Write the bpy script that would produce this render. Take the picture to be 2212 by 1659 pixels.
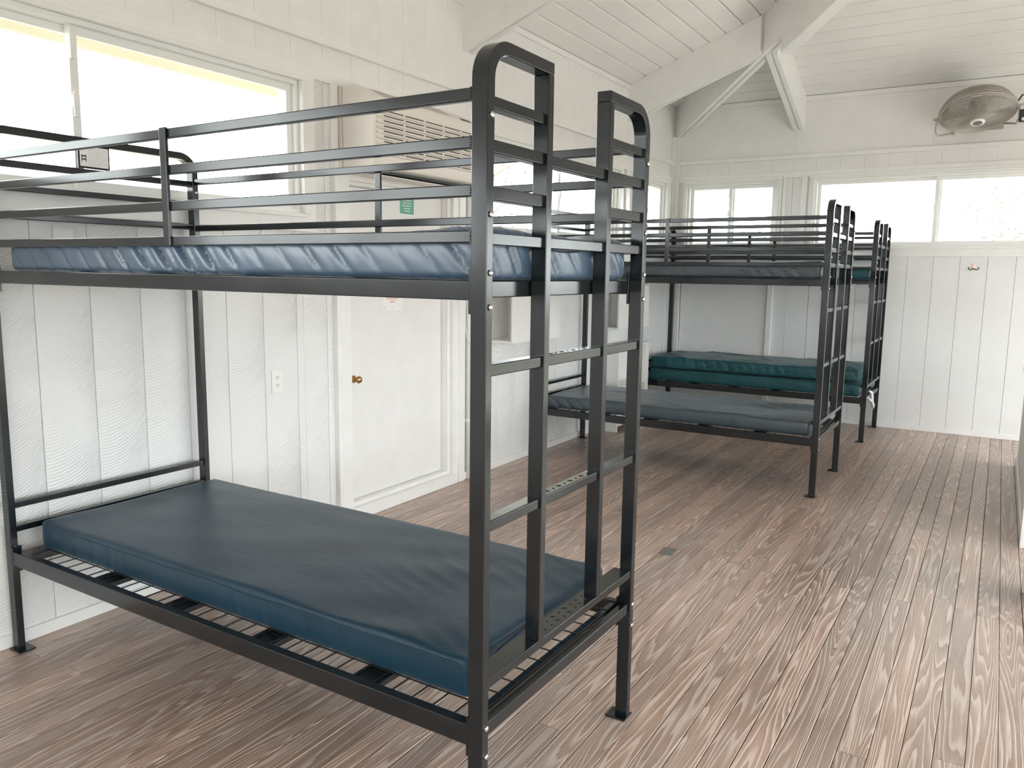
import bpy, bmesh, math, random
import numpy as np
from mathutils import Vector, Matrix

random.seed(7)
for o in list(bpy.data.objects):
    bpy.data.objects.remove(o)
SC = bpy.context.scene
COL = SC.collection
PI = math.pi

# ------------------------------------------------------------------ camera, world, light, exposure
RX, RY = 3.1346, 8.4063            # camera x ; back wall y
YF, XR = -4.6, 5.2                 # front wall y ; outer right wall x
cam_d = bpy.data.cameras.new('camera')
cam_d.sensor_fit = 'HORIZONTAL'
cam_d.sensor_width = 36.0
cam_d.lens = 1711.77 / 2212.0 * 36.0
cam_d.clip_start = 0.02
cam = bpy.data.objects.new('camera', cam_d)
COL.objects.link(cam)
cr = Vector((0.8517609, 0.52375972, 0.01338399))
cu = Vector((-0.08438459, 0.11192851, 0.99012689))
cf = Vector((-0.51709053, 0.84448077, -0.13953358))
M = Matrix((cr, cu, -cf)).transposed().to_4x4()
M.translation = Vector((RX, 0.0, 1.45))
cam.matrix_world = M
SC.camera = cam

SKY = 9.2
world = bpy.data.worlds.new('world')
SC.world = world
world.use_nodes = True
wn = world.node_tree.nodes
wn['Background'].inputs[0].default_value = (0.95, 0.98, 1.0, 1)
wn['Background'].inputs[1].default_value = SKY

SC.view_settings.view_transform = 'Standard'
SC.view_settings.look = 'None'
SC.view_settings.gamma = 1.0
SC.view_settings.use_curve_mapping = False
SC.view_settings.exposure = 0.0
SC.cycles.max_bounces = 14
SC.cycles.diffuse_bounces = 8
SC.cycles.glossy_bounces = 5
SC.cycles.transparent_max_bounces = 16
SC.cycles.sample_clamp_indirect = 8.0
SC.cycles.use_denoising = True


def portal(loc, direction, sx, sy):
    ld = bpy.data.lights.new('window_portal', 'AREA')
    ld.shape = 'RECTANGLE'
    ld.size, ld.size_y = sx, sy
    ld.cycles.is_portal = True
    o = bpy.data.objects.new('window_portal', ld)
    o.location = loc
    o.rotation_euler = Vector(direction).to_track_quat('-Z', 'Z').to_euler()
    COL.objects.link(o)


# ------------------------------------------------------------------ materials
def mat(name, col, rough=0.5, metal=0.0, spec=0.5, coat=0.0):
    m = bpy.data.materials.new(name)
    m.use_nodes = True
    b = m.node_tree.nodes['Principled BSDF']
    b.inputs['Base Color'].default_value = (*col, 1)
    b.inputs['Roughness'].default_value = rough
    b.inputs['Metallic'].default_value = metal
    b.inputs['Specular IOR Level'].default_value = spec
    b.inputs['Coat Weight'].default_value = coat
    return m


class NT:
    def __init__(s, m):
        s.t = m.node_tree
        s.b = s.t.nodes['Principled BSDF']

    def n(s, typ, **kw):
        nd = s.t.nodes.new(typ)
        for k, v in kw.items():
            if k.startswith('i_'):
                nd.inputs[k[2:].replace('_', ' ')].default_value = v
            else:
                setattr(nd, k, v)
        return nd

    def l(s, a, b):
        s.t.links.new(a, b)

    def math(s, op, a, b=None, c=None):
        nd = s.t.nodes.new('ShaderNodeMath')
        nd.operation = op
        for i, v in enumerate((a, b, c)):
            if v is None:
                continue
            if isinstance(v, (int, float)):
                nd.inputs[i].default_value = v
            else:
                s.l(v, nd.inputs[i])
        return nd.outputs[0]


def ramp(nt, fac, stops):
    r = nt.n('ShaderNodeValToRGB')
    e = r.color_ramp.elements
    while len(e) > 1:
        e.remove(e[-1])
    e[0].position, e[0].color = stops[0][0], (*stops[0][1], 1)
    for p, c in stops[1:]:
        k = e.new(p)
        k.color = (*c, 1)
    nt.l(fac, r.inputs[0])
    return r.outputs[0]


def noise_bump(m, scale=40.0, strength=0.1, dist=0.002, rough_var=0.0, col_var=None):
    nt = NT(m)
    tc = nt.n('ShaderNodeTexCoord')
    nz = nt.n('ShaderNodeTexNoise', i_Scale=scale, i_Detail=4.0)
    nt.l(tc.outputs['Object'], nz.inputs['Vector'])
    bp = nt.n('ShaderNodeBump', i_Strength=strength, i_Distance=dist)
    nt.l(nz.outputs['Fac'], bp.inputs['Height'])
    nt.l(bp.outputs[0], nt.b.inputs['Normal'])
    nz2 = nt.n('ShaderNodeTexNoise', i_Scale=scale * 0.12, i_Detail=5.0)
    nt.l(tc.outputs['Object'], nz2.inputs['Vector'])
    if rough_var:
        r0 = nt.b.inputs['Roughness'].default_value
        mr = nt.n('ShaderNodeMapRange')
        mr.inputs['From Min'].default_value = 0.3
        mr.inputs['From Max'].default_value = 0.7
        mr.inputs['To Min'].default_value = r0 - rough_var
        mr.inputs['To Max'].default_value = r0 + rough_var
        nt.l(nz2.outputs['Fac'], mr.inputs['Value'])
        nt.l(mr.outputs[0], nt.b.inputs['Roughness'])
    if col_var:
        c = ramp(nt, nz2.outputs['Fac'], col_var)
        nt.l(c, nt.b.inputs['Base Color'])
    return m


PAINT = noise_bump(mat('white_paint', (0.82, 0.80, 0.79), 0.5), 60, 0.08, 0.001, 0.06,
                   [(0.3, (0.80, 0.785, 0.775)), (0.7, (0.84, 0.825, 0.82))])
TRIM = noise_bump(mat('white_trim_paint', (0.83, 0.83, 0.81), 0.38), 60, 0.06, 0.001, 0.05,
                  [(0.3, (0.82, 0.81, 0.80)), (0.7, (0.86, 0.85, 0.84))])
BACKING = mat('joint_backing', (0.6, 0.59, 0.57), 0.8)
VINYL = mat('white_vinyl', (0.86, 0.86, 0.85), 0.35)
PLASTIC = mat('white_plastic', (0.84, 0.84, 0.82), 0.3)
ACM = noise_bump(mat('beige_plastic', (0.80, 0.75, 0.70), 0.42), 90, 0.03, 0.0006)
VENTM = mat('vent_shadow', (0.22, 0.20, 0.18), 0.7)
DARKSLOT = mat('dark_slot', (0.03, 0.03, 0.032), 0.6)
SOFFIT = noise_bump(mat('cream_soffit_paint', (0.80, 0.74, 0.60), 0.7), 20, 0.1, 0.002)
ROOFM = noise_bump(mat('grey_roofing', (0.25, 0.25, 0.26), 0.85), 30, 0.3, 0.004)
GROUNDM = noise_bump(mat('mown_dry_ground', (0.22, 0.20, 0.15), 0.9), 3, 0.3, 0.02, 0,
                     [(0.3, (0.19, 0.175, 0.13)), (0.7, (0.25, 0.23, 0.175))])
STEEL = noise_bump(mat('black_powder_coated_steel', (0.008, 0.0105, 0.0125), 0.17, 0.0, 0.55, 0.0), 40, 0.02, 0.0006, 0.035)
WELD = mat('weld_bead_black', (0.03, 0.03, 0.032), 0.15, 0.3, 0.8)
ZINC = mat('zinc_bolt', (0.72, 0.71, 0.69), 0.22, 1.0)
WIRE = mat('black_wire', (0.015, 0.015, 0.016), 0.4)
FANM = mat('grey_fan_wire', (0.48, 0.445, 0.41), 0.42, 0.3)
FANBLADE = mat('grey_fan_blade', (0.42, 0.39, 0.35), 0.45, 0.5)
FANDARK = mat('dark_fan_motor', (0.16, 0.15, 0.14), 0.5, 0.3)
BLACKP = mat('black_plastic', (0.02, 0.02, 0.02), 0.4)
BRASS = noise_bump(mat('aged_brass', (0.45, 0.26, 0.10), 0.3, 1.0), 80, 0.1, 0.001)
COPPER = mat('pale_copper_hook', (0.75, 0.55, 0.48), 0.35, 0.6)
PAPER = mat('white_paper', (0.88, 0.87, 0.86), 0.8)
GREENP = mat('green_notice_paper', (0.16, 0.42, 0.32), 0.6)
REDINK = mat('red_ink', (0.75, 0.22, 0.18), 0.7)
GREYINK = mat('grey_ink', (0.45, 0.45, 0.47), 0.7)
BLACKINK = mat('black_ink', (0.03, 0.03, 0.03), 0.7)
SHELFM = noise_bump(mat('white_shelf_laminate', (0.80, 0.79, 0.77), 0.4), 50, 0.04, 0.0006)
LEAFM = mat('dry_leaf', (0.27, 0.24, 0.20), 0.6)
BARK = noise_bump(mat('brown_bark', (0.22, 0.15, 0.10), 0.9), 20, 0.6, 0.02)
RIBBON = mat('white_strap', (0.85, 0.85, 0.86), 0.45)
CONDUIT = mat('white_conduit', (0.80, 0.80, 0.78), 0.35)


def glass_mat():
    m = bpy.data.materials.new('window_glass')
    m.use_nodes = True
    t = m.node_tree
    t.nodes.clear()
    out = t.nodes.new('ShaderNodeOutputMaterial')
    mix = t.nodes.new('ShaderNodeMixShader')
    tr = t.nodes.new('ShaderNodeBsdfTransparent')
    gl = t.nodes.new('ShaderNodeBsdfGlossy')
    gl.inputs['Roughness'].default_value = 0.02
    tr.inputs[0].default_value = (0.96, 0.98, 0.97, 1)
    fr = t.nodes.new('ShaderNodeFresnel')
    fr.inputs[0].default_value = 1.45
    geo = t.nodes.new('ShaderNodeNewGeometry')
    k = t.nodes.new('ShaderNodeMath')
    k.operation = 'MULTIPLY'
    inv = t.nodes.new('ShaderNodeMath')
    inv.operation = 'SUBTRACT'
    inv.inputs[0].default_value = 1.0
    t.links.new(geo.outputs['Backfacing'], inv.inputs[1])
    t.links.new(fr.outputs[0], k.inputs[0])
    t.links.new(inv.outputs[0], k.inputs[1])
    t.links.new(k.outputs[0], mix.inputs[0])
    t.links.new(tr.outputs[0], mix.inputs[1])
    t.links.new(gl.outputs[0], mix.inputs[2])
    t.links.new(mix.outputs[0], out.inputs[0])
    return m


GLASS = glass_mat()


def panel_mat(strength=1.0):
    """painted plywood siding with circular saw-kerf arcs in relief (UV: u 0..1 over the board, v metres)"""
    m = mat('white_sawn_panel', (0.80, 0.80, 0.785), 0.45)
    nt = NT(m)
    tc = nt.n('ShaderNodeTexCoord')
    sp = nt.n('ShaderNodeSeparateXYZ')
    nt.l(tc.outputs['UV'], sp.inputs[0])
    oi = nt.n('ShaderNodeObjectInfo')
    geo = nt.n('ShaderNodeNewGeometry')
    nzw = nt.n('ShaderNodeTexNoise', i_Scale=9.0, i_Detail=2.0)
    nt.l(geo.outputs['Position'], nzw.inputs['Vector'])
    u = sp.outputs[0]
    v = sp.outputs[1]
    uu = nt.math('MULTIPLY', u, u)
    arc = nt.math('SUBTRACT', 1.0, nt.math('SQRT', nt.math('MAXIMUM', nt.math('SUBTRACT', 1.12, uu), 0.0)))
    h = nt.math('MULTIPLY', arc, 0.17)
    ph = nt.math('SUBTRACT', v, h)
    ph = nt.math('ADD', ph, nt.math('MULTIPLY', nzw.outputs['Fac'], 0.016))
    ph = nt.math('ADD', ph, oi.outputs['Random'])
    wv = nt.math('SINE', nt.math('MULTIPLY', ph, 2 * PI / 0.0135))
    mk = nt.n('ShaderNodeTexNoise', i_Scale=2.2, i_Detail=2.0)
    nt.l(geo.outputs['Position'], mk.inputs['Vector'])
    mask = nt.n('ShaderNodeMapRange')
    mask.inputs['From Min'].default_value = 0.36
    mask.inputs['From Max'].default_value = 0.62
    nt.l(mk.outputs['Fac'], mask.inputs['Value'])
    wm = nt.math('MULTIPLY', nt.math('MULTIPLY', wv, mask.outputs[0]), nt.math('ADD', nt.math('MULTIPLY', u, 0.35), 0.5))
    fine = nt.n('ShaderNodeTexNoise', i_Scale=120.0, i_Detail=3.0)
    nt.l(geo.outputs['Position'], fine.inputs['Vector'])
    hh = nt.math('ADD', wm, nt.math('MULTIPLY', fine.outputs['Fac'], 0.7))
    bp = nt.n('ShaderNodeBump', i_Strength=strength, i_Distance=0.0024)
    nt.l(hh, bp.inputs['Height'])
    nt.l(bp.outputs[0], nt.b.inputs['Normal'])
    c = ramp(nt, mk.outputs['Fac'], [(0.3, (0.78, 0.775, 0.775)), (0.7, (0.82, 0.815, 0.815))])
    nt.l(c, nt.b.inputs['Base Color'])
    return m


PANEL = panel_mat(0.7)
PANEL_B = panel_mat(0.3)


def floor_mat():
    """worn, limed pine strip floor: cathedral grain as contour lines of a stretched noise, in relief"""
    m = mat('worn_pine_floor', (0.5, 0.4, 0.33), 0.35, 0.0, 0.7)
    nt = NT(m)
    tc = nt.n('ShaderNodeTexCoord')
    oi = nt.n('ShaderNodeObjectInfo')
    geo = nt.n('ShaderNodeNewGeometry')
    mp = nt.n('ShaderNodeMapping')
    mp.inputs['Scale'].default_value = (9.0, 0.45, 1.0)
    off = nt.n('ShaderNodeCombineXYZ')
    nt.l(nt.math('MULTIPLY', oi.outputs['Random'], 61.0), off.inputs[0])
    nt.l(nt.math('MULTIPLY', oi.outputs['Random'], 37.0), off.inputs[1])
    nt.l(nt.math('MULTIPLY', oi.outputs['Random'], 91.0), off.inputs[2])
    nt.l(tc.outputs['Object'], mp.inputs['Vector'])
    add = nt.n('ShaderNodeVectorMath', operation='ADD')
    nt.l(mp.outputs[0], add.inputs[0])
    nt.l(off.outputs[0], add.inputs[1])
    n1 = nt.n('ShaderNodeTexNoise', i_Scale=1.25, i_Detail=1.6, i_Roughness=0.42, i_Distortion=0.35)
    nt.l(add.outputs[0], n1.inputs['Vector'])
    wob = nt.n('ShaderNodeTexNoise', i_Scale=9.0, i_Detail=2.0)
    nt.l(add.outputs[0], wob.inputs['Vector'])
    t = nt.math('ADD', nt.math('MULTIPLY', n1.outputs['Fac'], 19.0), nt.math('MULTIPLY', wob.outputs['Fac'], 0.55))
    fr = nt.math('FRACT', t)
    saw = ramp(nt, fr, [(0.0, (0.0, 0.0, 0.0)), (0.55, (0.25, 0.25, 0.25)), (0.80, (1, 1, 1)), (0.93, (0.85, 0.85, 0.85)), (1.0, (0, 0, 0))])
    fib = nt.n('ShaderNodeTexNoise', i_Scale=60.0, i_Detail=3.0)
    mp2 = nt.n('ShaderNodeMapping')
    mp2.inputs['Scale'].default_value = (6.0, 0.25, 1.0)
    nt.l(tc.outputs['Object'], mp2.inputs['Vector'])
    add2 = nt.n('ShaderNodeVectorMath', operation='ADD')
    nt.l(mp2.outputs[0], add2.inputs[0])
    nt.l(off.outputs[0], add2.inputs[1])
    nt.l(add2.outputs[0], fib.inputs['Vector'])
    big = nt.n('ShaderNodeTexNoise', i_Scale=0.9, i_Detail=4.0)
    nt.l(geo.outputs['Position'], big.inputs['Vector'])
    # colours: dark latewood / pale limed earlywood
    dark = ramp(nt, big.outputs['Fac'], [(0.30, (0.25, 0.160, 0.118)), (0.52, (0.40, 0.280, 0.222)), (0.75, (0.48, 0.360, 0.305))])
    light = ramp(nt, big.outputs['Fac'], [(0.30, (0.58, 0.46, 0.395)), (0.7, (0.72, 0.605, 0.55))])
    mx = nt.n('ShaderNodeMix', data_type='RGBA')
    nt.l(saw, mx.inputs[0])
    nt.l(dark, mx.inputs[6])
    nt.l(light, mx.inputs[7])
    mx2 = nt.n('ShaderNodeMix', data_type='RGBA', blend_type='MULTIPLY')
    mx2.inputs[0].default_value = 0.55
    nt.l(mx.outputs[2], mx2.inputs[6])
    fr2 = ramp(nt, fib.outputs['Fac'], [(0.25, (0.62, 0.60, 0.58)), (0.6, (1, 1, 1))])
    nt.l(fr2, mx2.inputs[7])
    # plank to plank tone
    tone = ramp(nt, oi.outputs['Random'], [(0.0, (0.76, 0.755, 0.765)), (0.5, (0.96, 0.95, 0.945)), (1.0, (1.10, 1.055, 1.03))])
    mx3 = nt.n('ShaderNodeMix', data_type='RGBA', blend_type='MULTIPLY')
    mx3.inputs[0].default_value = 1.0
    nt.l(mx2.outputs[2], mx3.inputs[6])
    nt.l(tone, mx3.inputs[7])
    # sparse dark knots / scuffs
    kn = nt.n('ShaderNodeTexVoronoi', i_Scale=3.1)
    nt.l(geo.outputs['Position'], kn.inputs['Vector'])
    kf = ramp(nt, kn.outputs['Distance'], [(0.0, (0.25, 0.22, 0.2)), (0.022, (0.35, 0.3, 0.28)), (0.035, (1, 1, 1))])
    mx4 = nt.n('ShaderNodeMix', data_type='RGBA', blend_type='MULTIPLY')
    mx4.inputs[0].default_value = 0.8
    nt.l(mx3.outputs[2], mx4.inputs[6])
    nt.l(kf, mx4.inputs[7])
    nt.l(mx4.outputs[2], nt.b.inputs['Base Color'])
    rr = nt.n('ShaderNodeMapRange')
    rr.inputs['From Min'].default_value = 0.3
    rr.inputs['From Max'].default_value = 0.7
    rr.inputs['To Min'].default_value = 0.30
    rr.inputs['To Max'].default_value = 0.38
    nt.l(big.outputs['Fac'], rr.inputs['Value'])
    nt.l(rr.outputs[0], nt.b.inputs['Roughness'])
    bp = nt.n('ShaderNodeBump', i_Strength=0.5, i_Distance=0.0016)
    nt.l(nt.math('ADD', saw, nt.math('MULTIPLY', fib.outputs['Fac'], 0.3)), bp.inputs['Height'])
    nt.l(bp.outputs[0], nt.b.inputs['Normal'])
    return m


FLOORM = floor_mat()


def ceil_mat():
    m = mat('white_ceiling_plank', (0.78, 0.77, 0.745), 0.42)
    nt = NT(m)
    tc = nt.n('ShaderNodeTexCoord')
    oi = nt.n('ShaderNodeObjectInfo')
    nz = nt.n('ShaderNodeTexNoise', i_Scale=2.2, i_Detail=5.0)
    nt.l(tc.outputs['Object'], nz.inputs['Vector'])
    c = ramp(nt, nz.outputs['Fac'], [(0.3, (0.84, 0.82, 0.805)), (0.7, (0.89, 0.87, 0.855))])
    nt.l(c, nt.b.inputs['Base Color'])
    n2 = nt.n('ShaderNodeTexNoise', i_Scale=70.0, i_Detail=2.0)
    nt.l(tc.outputs['Object'], n2.inputs['Vector'])
    bp = nt.n('ShaderNodeBump', i_Strength=0.1, i_Distance=0.001)
    nt.l(n2.outputs['Fac'], bp.inputs['Height'])
    nt.l(bp.outputs[0], nt.b.inputs['Normal'])
    return m


CEILM = ceil_mat()


def fabric_mat(name, col, sheen=0.06, rough=0.38, spec=0.4):
    m = mat(name, col, rough, 0.0, spec)
    nt = NT(m)
    nt.b.inputs['Sheen Weight'].default_value = sheen
    nt.b.inputs['Sheen Roughness'].default_value = 0.45
    nt.b.inputs['Sheen Tint'].default_value = (0.8, 0.9, 1.0, 1)
    tc = nt.n('ShaderNodeTexCoord')
    nz = nt.n('ShaderNodeTexNoise', i_Scale=3.0, i_Detail=3.0)
    nt.l(tc.outputs['Object'], nz.inputs['Vector'])
    lo = tuple(c * 0.86 for c in col)
    hi = tuple(c * 1.14 for c in col)
    c = ramp(nt, nz.outputs['Fac'], [(0.35, lo), (0.65, hi)])
    nt.l(c, nt.b.inputs['Base Color'])
    n2 = nt.n('ShaderNodeTexNoise', i_Scale=16.0, i_Detail=3.0)
    mp = nt.n('ShaderNodeMapping')
    mp.inputs['Scale'].default_value = (1.0, 2.6, 1.0)
    nt.l(tc.outputs['Object'], mp.inputs['Vector'])
    nt.l(mp.outputs[0], n2.inputs['Vector'])
    bp = nt.n('ShaderNodeBump', i_Strength=0.25, i_Distance=0.004)
    nt.l(n2.outputs['Fac'], bp.inputs['Height'])
    nt.l(bp.outputs[0], nt.b.inputs['Normal'])
    return m


NAVY = fabric_mat('navy_nylon', (0.007, 0.036, 0.066))
SHINY_LIT = fabric_mat('shiny_lit_nylon', (0.055, 0.098, 0.160), 0.1, 0.34, 1.0)  # glossier, with daylight on the upper mattress lightened into the base colour
SLATE = fabric_mat('slate_navy_nylon', (0.030, 0.048, 0.062), 0.1, 0.36, 0.8)
SEAMD = mat('dark_stitched_piping', (0.008, 0.018, 0.032), 0.5)
TEAL = fabric_mat('teal_nylon', (0.011, 0.072, 0.088))


# ------------------------------------------------------------------ mesh helpers
class MB:
    def __init__(s):
        s.v, s.f, s.uv = [], [], None

    def add(s, vs, fs):
        n = len(s.v)
        s.v += [tuple(p) for p in vs]
        s.f += [tuple(n + i for i in f) for f in fs]
        return s

    def box(s, x0, x1, y0, y1, z0, z1):
        if x0 > x1: x0, x1 = x1, x0
        if y0 > y1: y0, y1 = y1, y0
        if z0 > z1: z0, z1 = z1, z0
        return s.add([(x0, y0, z0), (x1, y0, z0), (x1, y1, z0), (x0, y1, z0), (x0, y0, z1), (x1, y0, z1), (x1, y1, z1), (x0, y1, z1)],
                     [(0, 3, 2, 1), (4, 5, 6, 7), (0, 1, 5, 4), (1, 2, 6, 5), (2, 3, 7, 6), (3, 0, 4, 7)])

    def hexa(s, b, t):
        """b, t: 4 bottom corners (ccw from above) and the 4 top corners above them"""
        return s.add(list(b) + list(t), [(0, 3, 2, 1), (4, 5, 6, 7), (0, 1, 5, 4), (1, 2, 6, 5), (2, 3, 7, 6), (3, 0, 4, 7)])

    def prism(s, poly, axis, a0, a1):
        """extrude a polygon (2-D points) along axis x or y"""
        n = len(poly)
        if axis == 'y':
            A = [(p[0], a0, p[1]) for p in poly]; B = [(p[0], a1, p[1]) for p in poly]
        elif axis == 'x':
            A = [(a0, p[0], p[1]) for p in poly]; B = [(a1, p[0], p[1]) for p in poly]
        else:
            A = [(p[0], p[1], a0) for p in poly]; B = [(p[0], p[1], a1) for p in poly]
        return s.add(A + B, [tuple(range(n))[::-1], tuple(range(n, 2 * n))] + [(i, (i + 1) % n, n + (i + 1) % n, n + i) for i in range(n)])

    def tube(s, pts, r, seg=8, closed=False, caps=True):
        pts = [Vector(p) for p in pts]
        n = len(pts)
        rings = []
        nrm = None
        for i, p in enumerate(pts):
            a = pts[i - 1] if (i > 0 or closed) else p
            b = pts[(i + 1) % n] if (i < n - 1 or closed) else p
            t = (b - a).normalized()
            if nrm is None:
                nrm = Vector((0, 0, 1)) if abs(t.z) < 0.9 else Vector((1, 0, 0))
            nrm = (nrm - t * nrm.dot(t)).normalized()
            bn = t.cross(nrm)
            rr = r[i] if isinstance(r, (list, tuple)) else r
            rings.append([p + (nrm * math.cos(2 * PI * k / seg) + bn * math.sin(2 * PI * k / seg)) * rr for k in range(seg)])
        vs = [q for R in rings for q in R]
        fs = []
        for i in range(n if closed else n - 1):
            j = (i + 1) % n
            for k in range(seg):
                fs.append((i * seg + k, i * seg + (k + 1) % seg, j * seg + (k + 1) % seg, j * seg + k))
        if caps and not closed:
            fs.append(tuple(range(seg))[::-1])
            fs.append(tuple((n - 1) * seg + k for k in range(seg)))
        return s.add(vs, fs)

    def sweep_yz(s, path, x0, x1):
        """path: list of (outer(y,z), inner(y,z)) pairs; makes a rectangular tube between x0 and x1"""
        n = len(path)
        vs = []
        for o, i in path:
            vs += [(x0, *o), (x1, *o), (x1, *i), (x0, *i)]
        fs = [(0, 1, 2, 3), tuple(4 * (n - 1) + k for k in (3, 2, 1, 0))]
        for a in range(n - 1):
            for k in range(4):
                fs.append((a * 4 + (k + 1) % 4, a * 4 + k, (a + 1) * 4 + k, (a + 1) * 4 + (k + 1) % 4))
        return s.add(vs, fs)

    def lathe(s, prof, seg=16):
        """profile (r, z) around z"""
        n = len(prof)
        vs = [(r * math.cos(2 * PI * k / seg), r * math.sin(2 * PI * k / seg), z) for r, z in prof for k in range(seg)]
        fs = [(i * seg + k, i * seg + (k + 1) % seg, (i + 1) * seg + (k + 1) % seg, (i + 1) * seg + k) for i in range(n - 1) for k in range(seg)]
        fs.append(tuple(range(seg))[::-1])
        fs.append(tuple((n - 1) * seg + k for k in range(seg)))
        return s.add(vs, fs)

    def xf(s, m, start=0):
        for i in range(start, len(s.v)):
            s.v[i] = tuple(m @ Vector(s.v[i]))
        return s

    def mesh(s, name, m, smooth=False):
        me = bpy.data.meshes.new(name)
        me.from_pydata(s.v, [], s.f)
        if s.uv is not None:
            ul = me.uv_layers.new(name='UVMap')
            for lp in me.loops:
                ul.data[lp.index].uv = s.uv[lp.vertex_index]
        me.materials.append(m)
        bm = bmesh.new()
        bm.from_mesh(me)
        bmesh.ops.recalc_face_normals(bm, faces=bm.faces)
        bm.to_mesh(me)
        bm.free()
        if smooth:
            me.polygons.foreach_set('use_smooth', [True] * len(me.polygons))
        me.update()
        return me


def obj(name, mb, m, parent=None, smooth=False, bevel=0.0, seg=2):
    me = mb if isinstance(mb, bpy.types.Mesh) else mb.mesh(name, m, smooth or bevel > 0)
    o = bpy.data.objects.new(name, me)
    COL.objects.link(o)
    if parent is not None:
        o.parent = parent
    if bevel:
        md = o.modifiers.new('edge', 'BEVEL')
        md.width = bevel
        md.segments = seg
        md.limit_method = 'ANGLE'
        md.angle_limit = 0.6
        md.harden_normals = True
    return o


def tag(o, label=None, cat=None, group=None, kind=None):
    if label: o['label'] = label
    if cat: o['category'] = cat
    if group: o['group'] = group
    if kind: o['kind'] = kind
    return o


def empty(name, loc=(0, 0, 0), rz=0.0):
    o = bpy.data.objects.new(name, None)
    COL.objects.link(o)
    o.empty_display_size = 0.1
    o.location = loc
    o.rotation_euler = (0, 0, rz)
    return o


def struct(name):
    o = empty(name)
    o['kind'] = 'structure'
    return o


def copy_tree(o, parent=None):
    c = o.copy()
    COL.objects.link(c)
    if parent is not None:
        c.parent = parent
    for ch in list(o.children):
        copy_tree(ch, c)
    return c


def bx(*a):
    return MB().box(*a)


# ================================================================== FLOOR
SLOPE = 0.37
ZE = 3.2
P0, PW = 0.0056 - 0.0852, 0.0852
floor = struct('floor')
obj('subfloor', bx(-0.1, XR, YF, RY + 0.1, -0.08, -0.021), BACKING, floor)
rf = random.Random(3)
gap = 0.0010
for k in range(41):
    x0 = max(P0 + k * PW, 0.0)
    x1 = min(P0 + (k + 1) * PW, 3.43)
    if x1 - x0 < 0.02:
        continue
    ys = [YF]
    cuts = []
    y = YF + rf.uniform(0.5, 3.0)
    while y < RY - 0.7:
        cuts.append(y)
        y += rf.uniform(2.3, 4.4)
    if rf.random() < 0.65:                      # a band of butt joints crosses the middle of the room
        yj = 3.95 + rf.uniform(-0.12, 0.2)
        cuts = [c for c in cuts if abs(c - yj) > 0.9] + [yj]
    ys = [YF] + sorted(cuts) + [RY]
    for a, b in zip(ys[:-1], ys[1:]):
        dz = rf.uniform(-0.0012, 0.0)
        c = 0.0018
        g = gap * rf.uniform(0.6, 1.6)
        X0, X1, A, B = x0 + g, x1 - g, a + 0.0008, b - 0.0008
        ox, oy = (X0 + X1) / 2, (A + B) / 2
        w, l = (X1 - X0) / 2, (B - A) / 2
        mb = MB()
        z0, z1, z2 = -0.021, dz - c, dz
        mb.add([(-w, -l, z0), (w, -l, z0), (w, l, z0), (-w, l, z0), (-w, -l, z1), (w, -l, z1), (w, l, z1), (-w, l, z1),
                (-w + c, -l + c * 0.3, z2), (w - c, -l + c * 0.3, z2), (w - c, l - c * 0.3, z2), (-w + c, l - c * 0.3, z2)],
               [(0, 1, 5, 4), (1, 2, 6, 5), (2, 3, 7, 6), (3, 0, 4, 7), (4, 5, 9, 8), (5, 6, 10, 9), (6, 7, 11, 10), (7, 4, 8, 11), (8, 9, 10, 11)])
        p = obj('plank', mb, FLOORM, floor)
        p.location = (ox, oy, 0)
mb = MB()
x = 3.433
while x < XR:
    mb.box(x, min(x + PW - 0.002, XR), YF, RY, -0.021, -0.0005)
    x += PW
tag(obj('floorboards', mb, FLOORM, floor), kind='stuff')
# small grey floor patch in the middle of the room
pt = obj('floor_patch', bx(-0.035, 0.035, -0.05, 0.05, 0.0, 0.0025), mat('grey_metal_patch', (0.25, 0.25, 0.25), 0.45, 0.6), None, bevel=0.001)
pt.location = (1.745, 3.87, 0)
pt.rotation_euler = (0, 0, 0.1)
tag(pt, 'small grey metal patch screwed to the floor boards past the ladder', 'patch')

# ================================================================== WALLS
# openings: (a0, a1, z0, z1)
ZB, ZT = 1.735, 2.40
WIN_L = [(0.74, 3.0, ZB, ZT), (4.78, 6.96, ZB, ZT), (7.36, 8.17, ZB, ZT), (-1.75, 0.55, 1.45, ZT), (-4.3, -2.05, 1.45, ZT)]  # last two are unseen, added behind the camera for their light and reflections
DOOR_L = (3.34, 4.32, 0.0, 1.94)
WIN_B = [(0.17, 1.11, ZB, ZT), (1.47, 3.62, ZB, ZT)]
DOOR_B = (0.13, 1.07, 0.0, 1.645)
WIN_F = [(0.5, 2.3, 0.9, ZT), (2.8, 4.7, 0.9, ZT)]
WIN_R = [(-3.6, -1.2, 0.3, 2.0), (-0.6, 1.8, 0.3, 2.0), (2.4, 4.8, 0.3, 2.0), (5.4, 8.2, 0.15, 2.0)]  # unseen windows, added low and wide to bring light from the right


def subtract(a0, a1, z0, z1, holes):
    """rectangle minus holes -> list of rectangles (column wise)"""
    holes = [h for h in holes if h[2] < z1 - 0.004 and h[3] > z0 + 0.004]
    cuts = sorted({a0, a1, *[h[0] for h in holes if a0 < h[0] < a1], *[h[1] for h in holes if a0 < h[1] < a1]})
    out = []
    for p, q in zip(cuts[:-1], cuts[1:]):
        zs = [(z0, z1)]
        for h in holes:
            if h[0] < (p + q) / 2 < h[1]:
                nz = []
                for lo, hi in zs:
                    if h[2] > lo: nz.append((lo, min(hi, h[2])))
                    if h[3] < hi: nz.append((max(lo, h[3]), hi))
                zs = [z for z in nz if z[1] - z[0] > 0.004]
        out += [(p, q, lo, hi) for lo, hi in zs]
    return out


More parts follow.
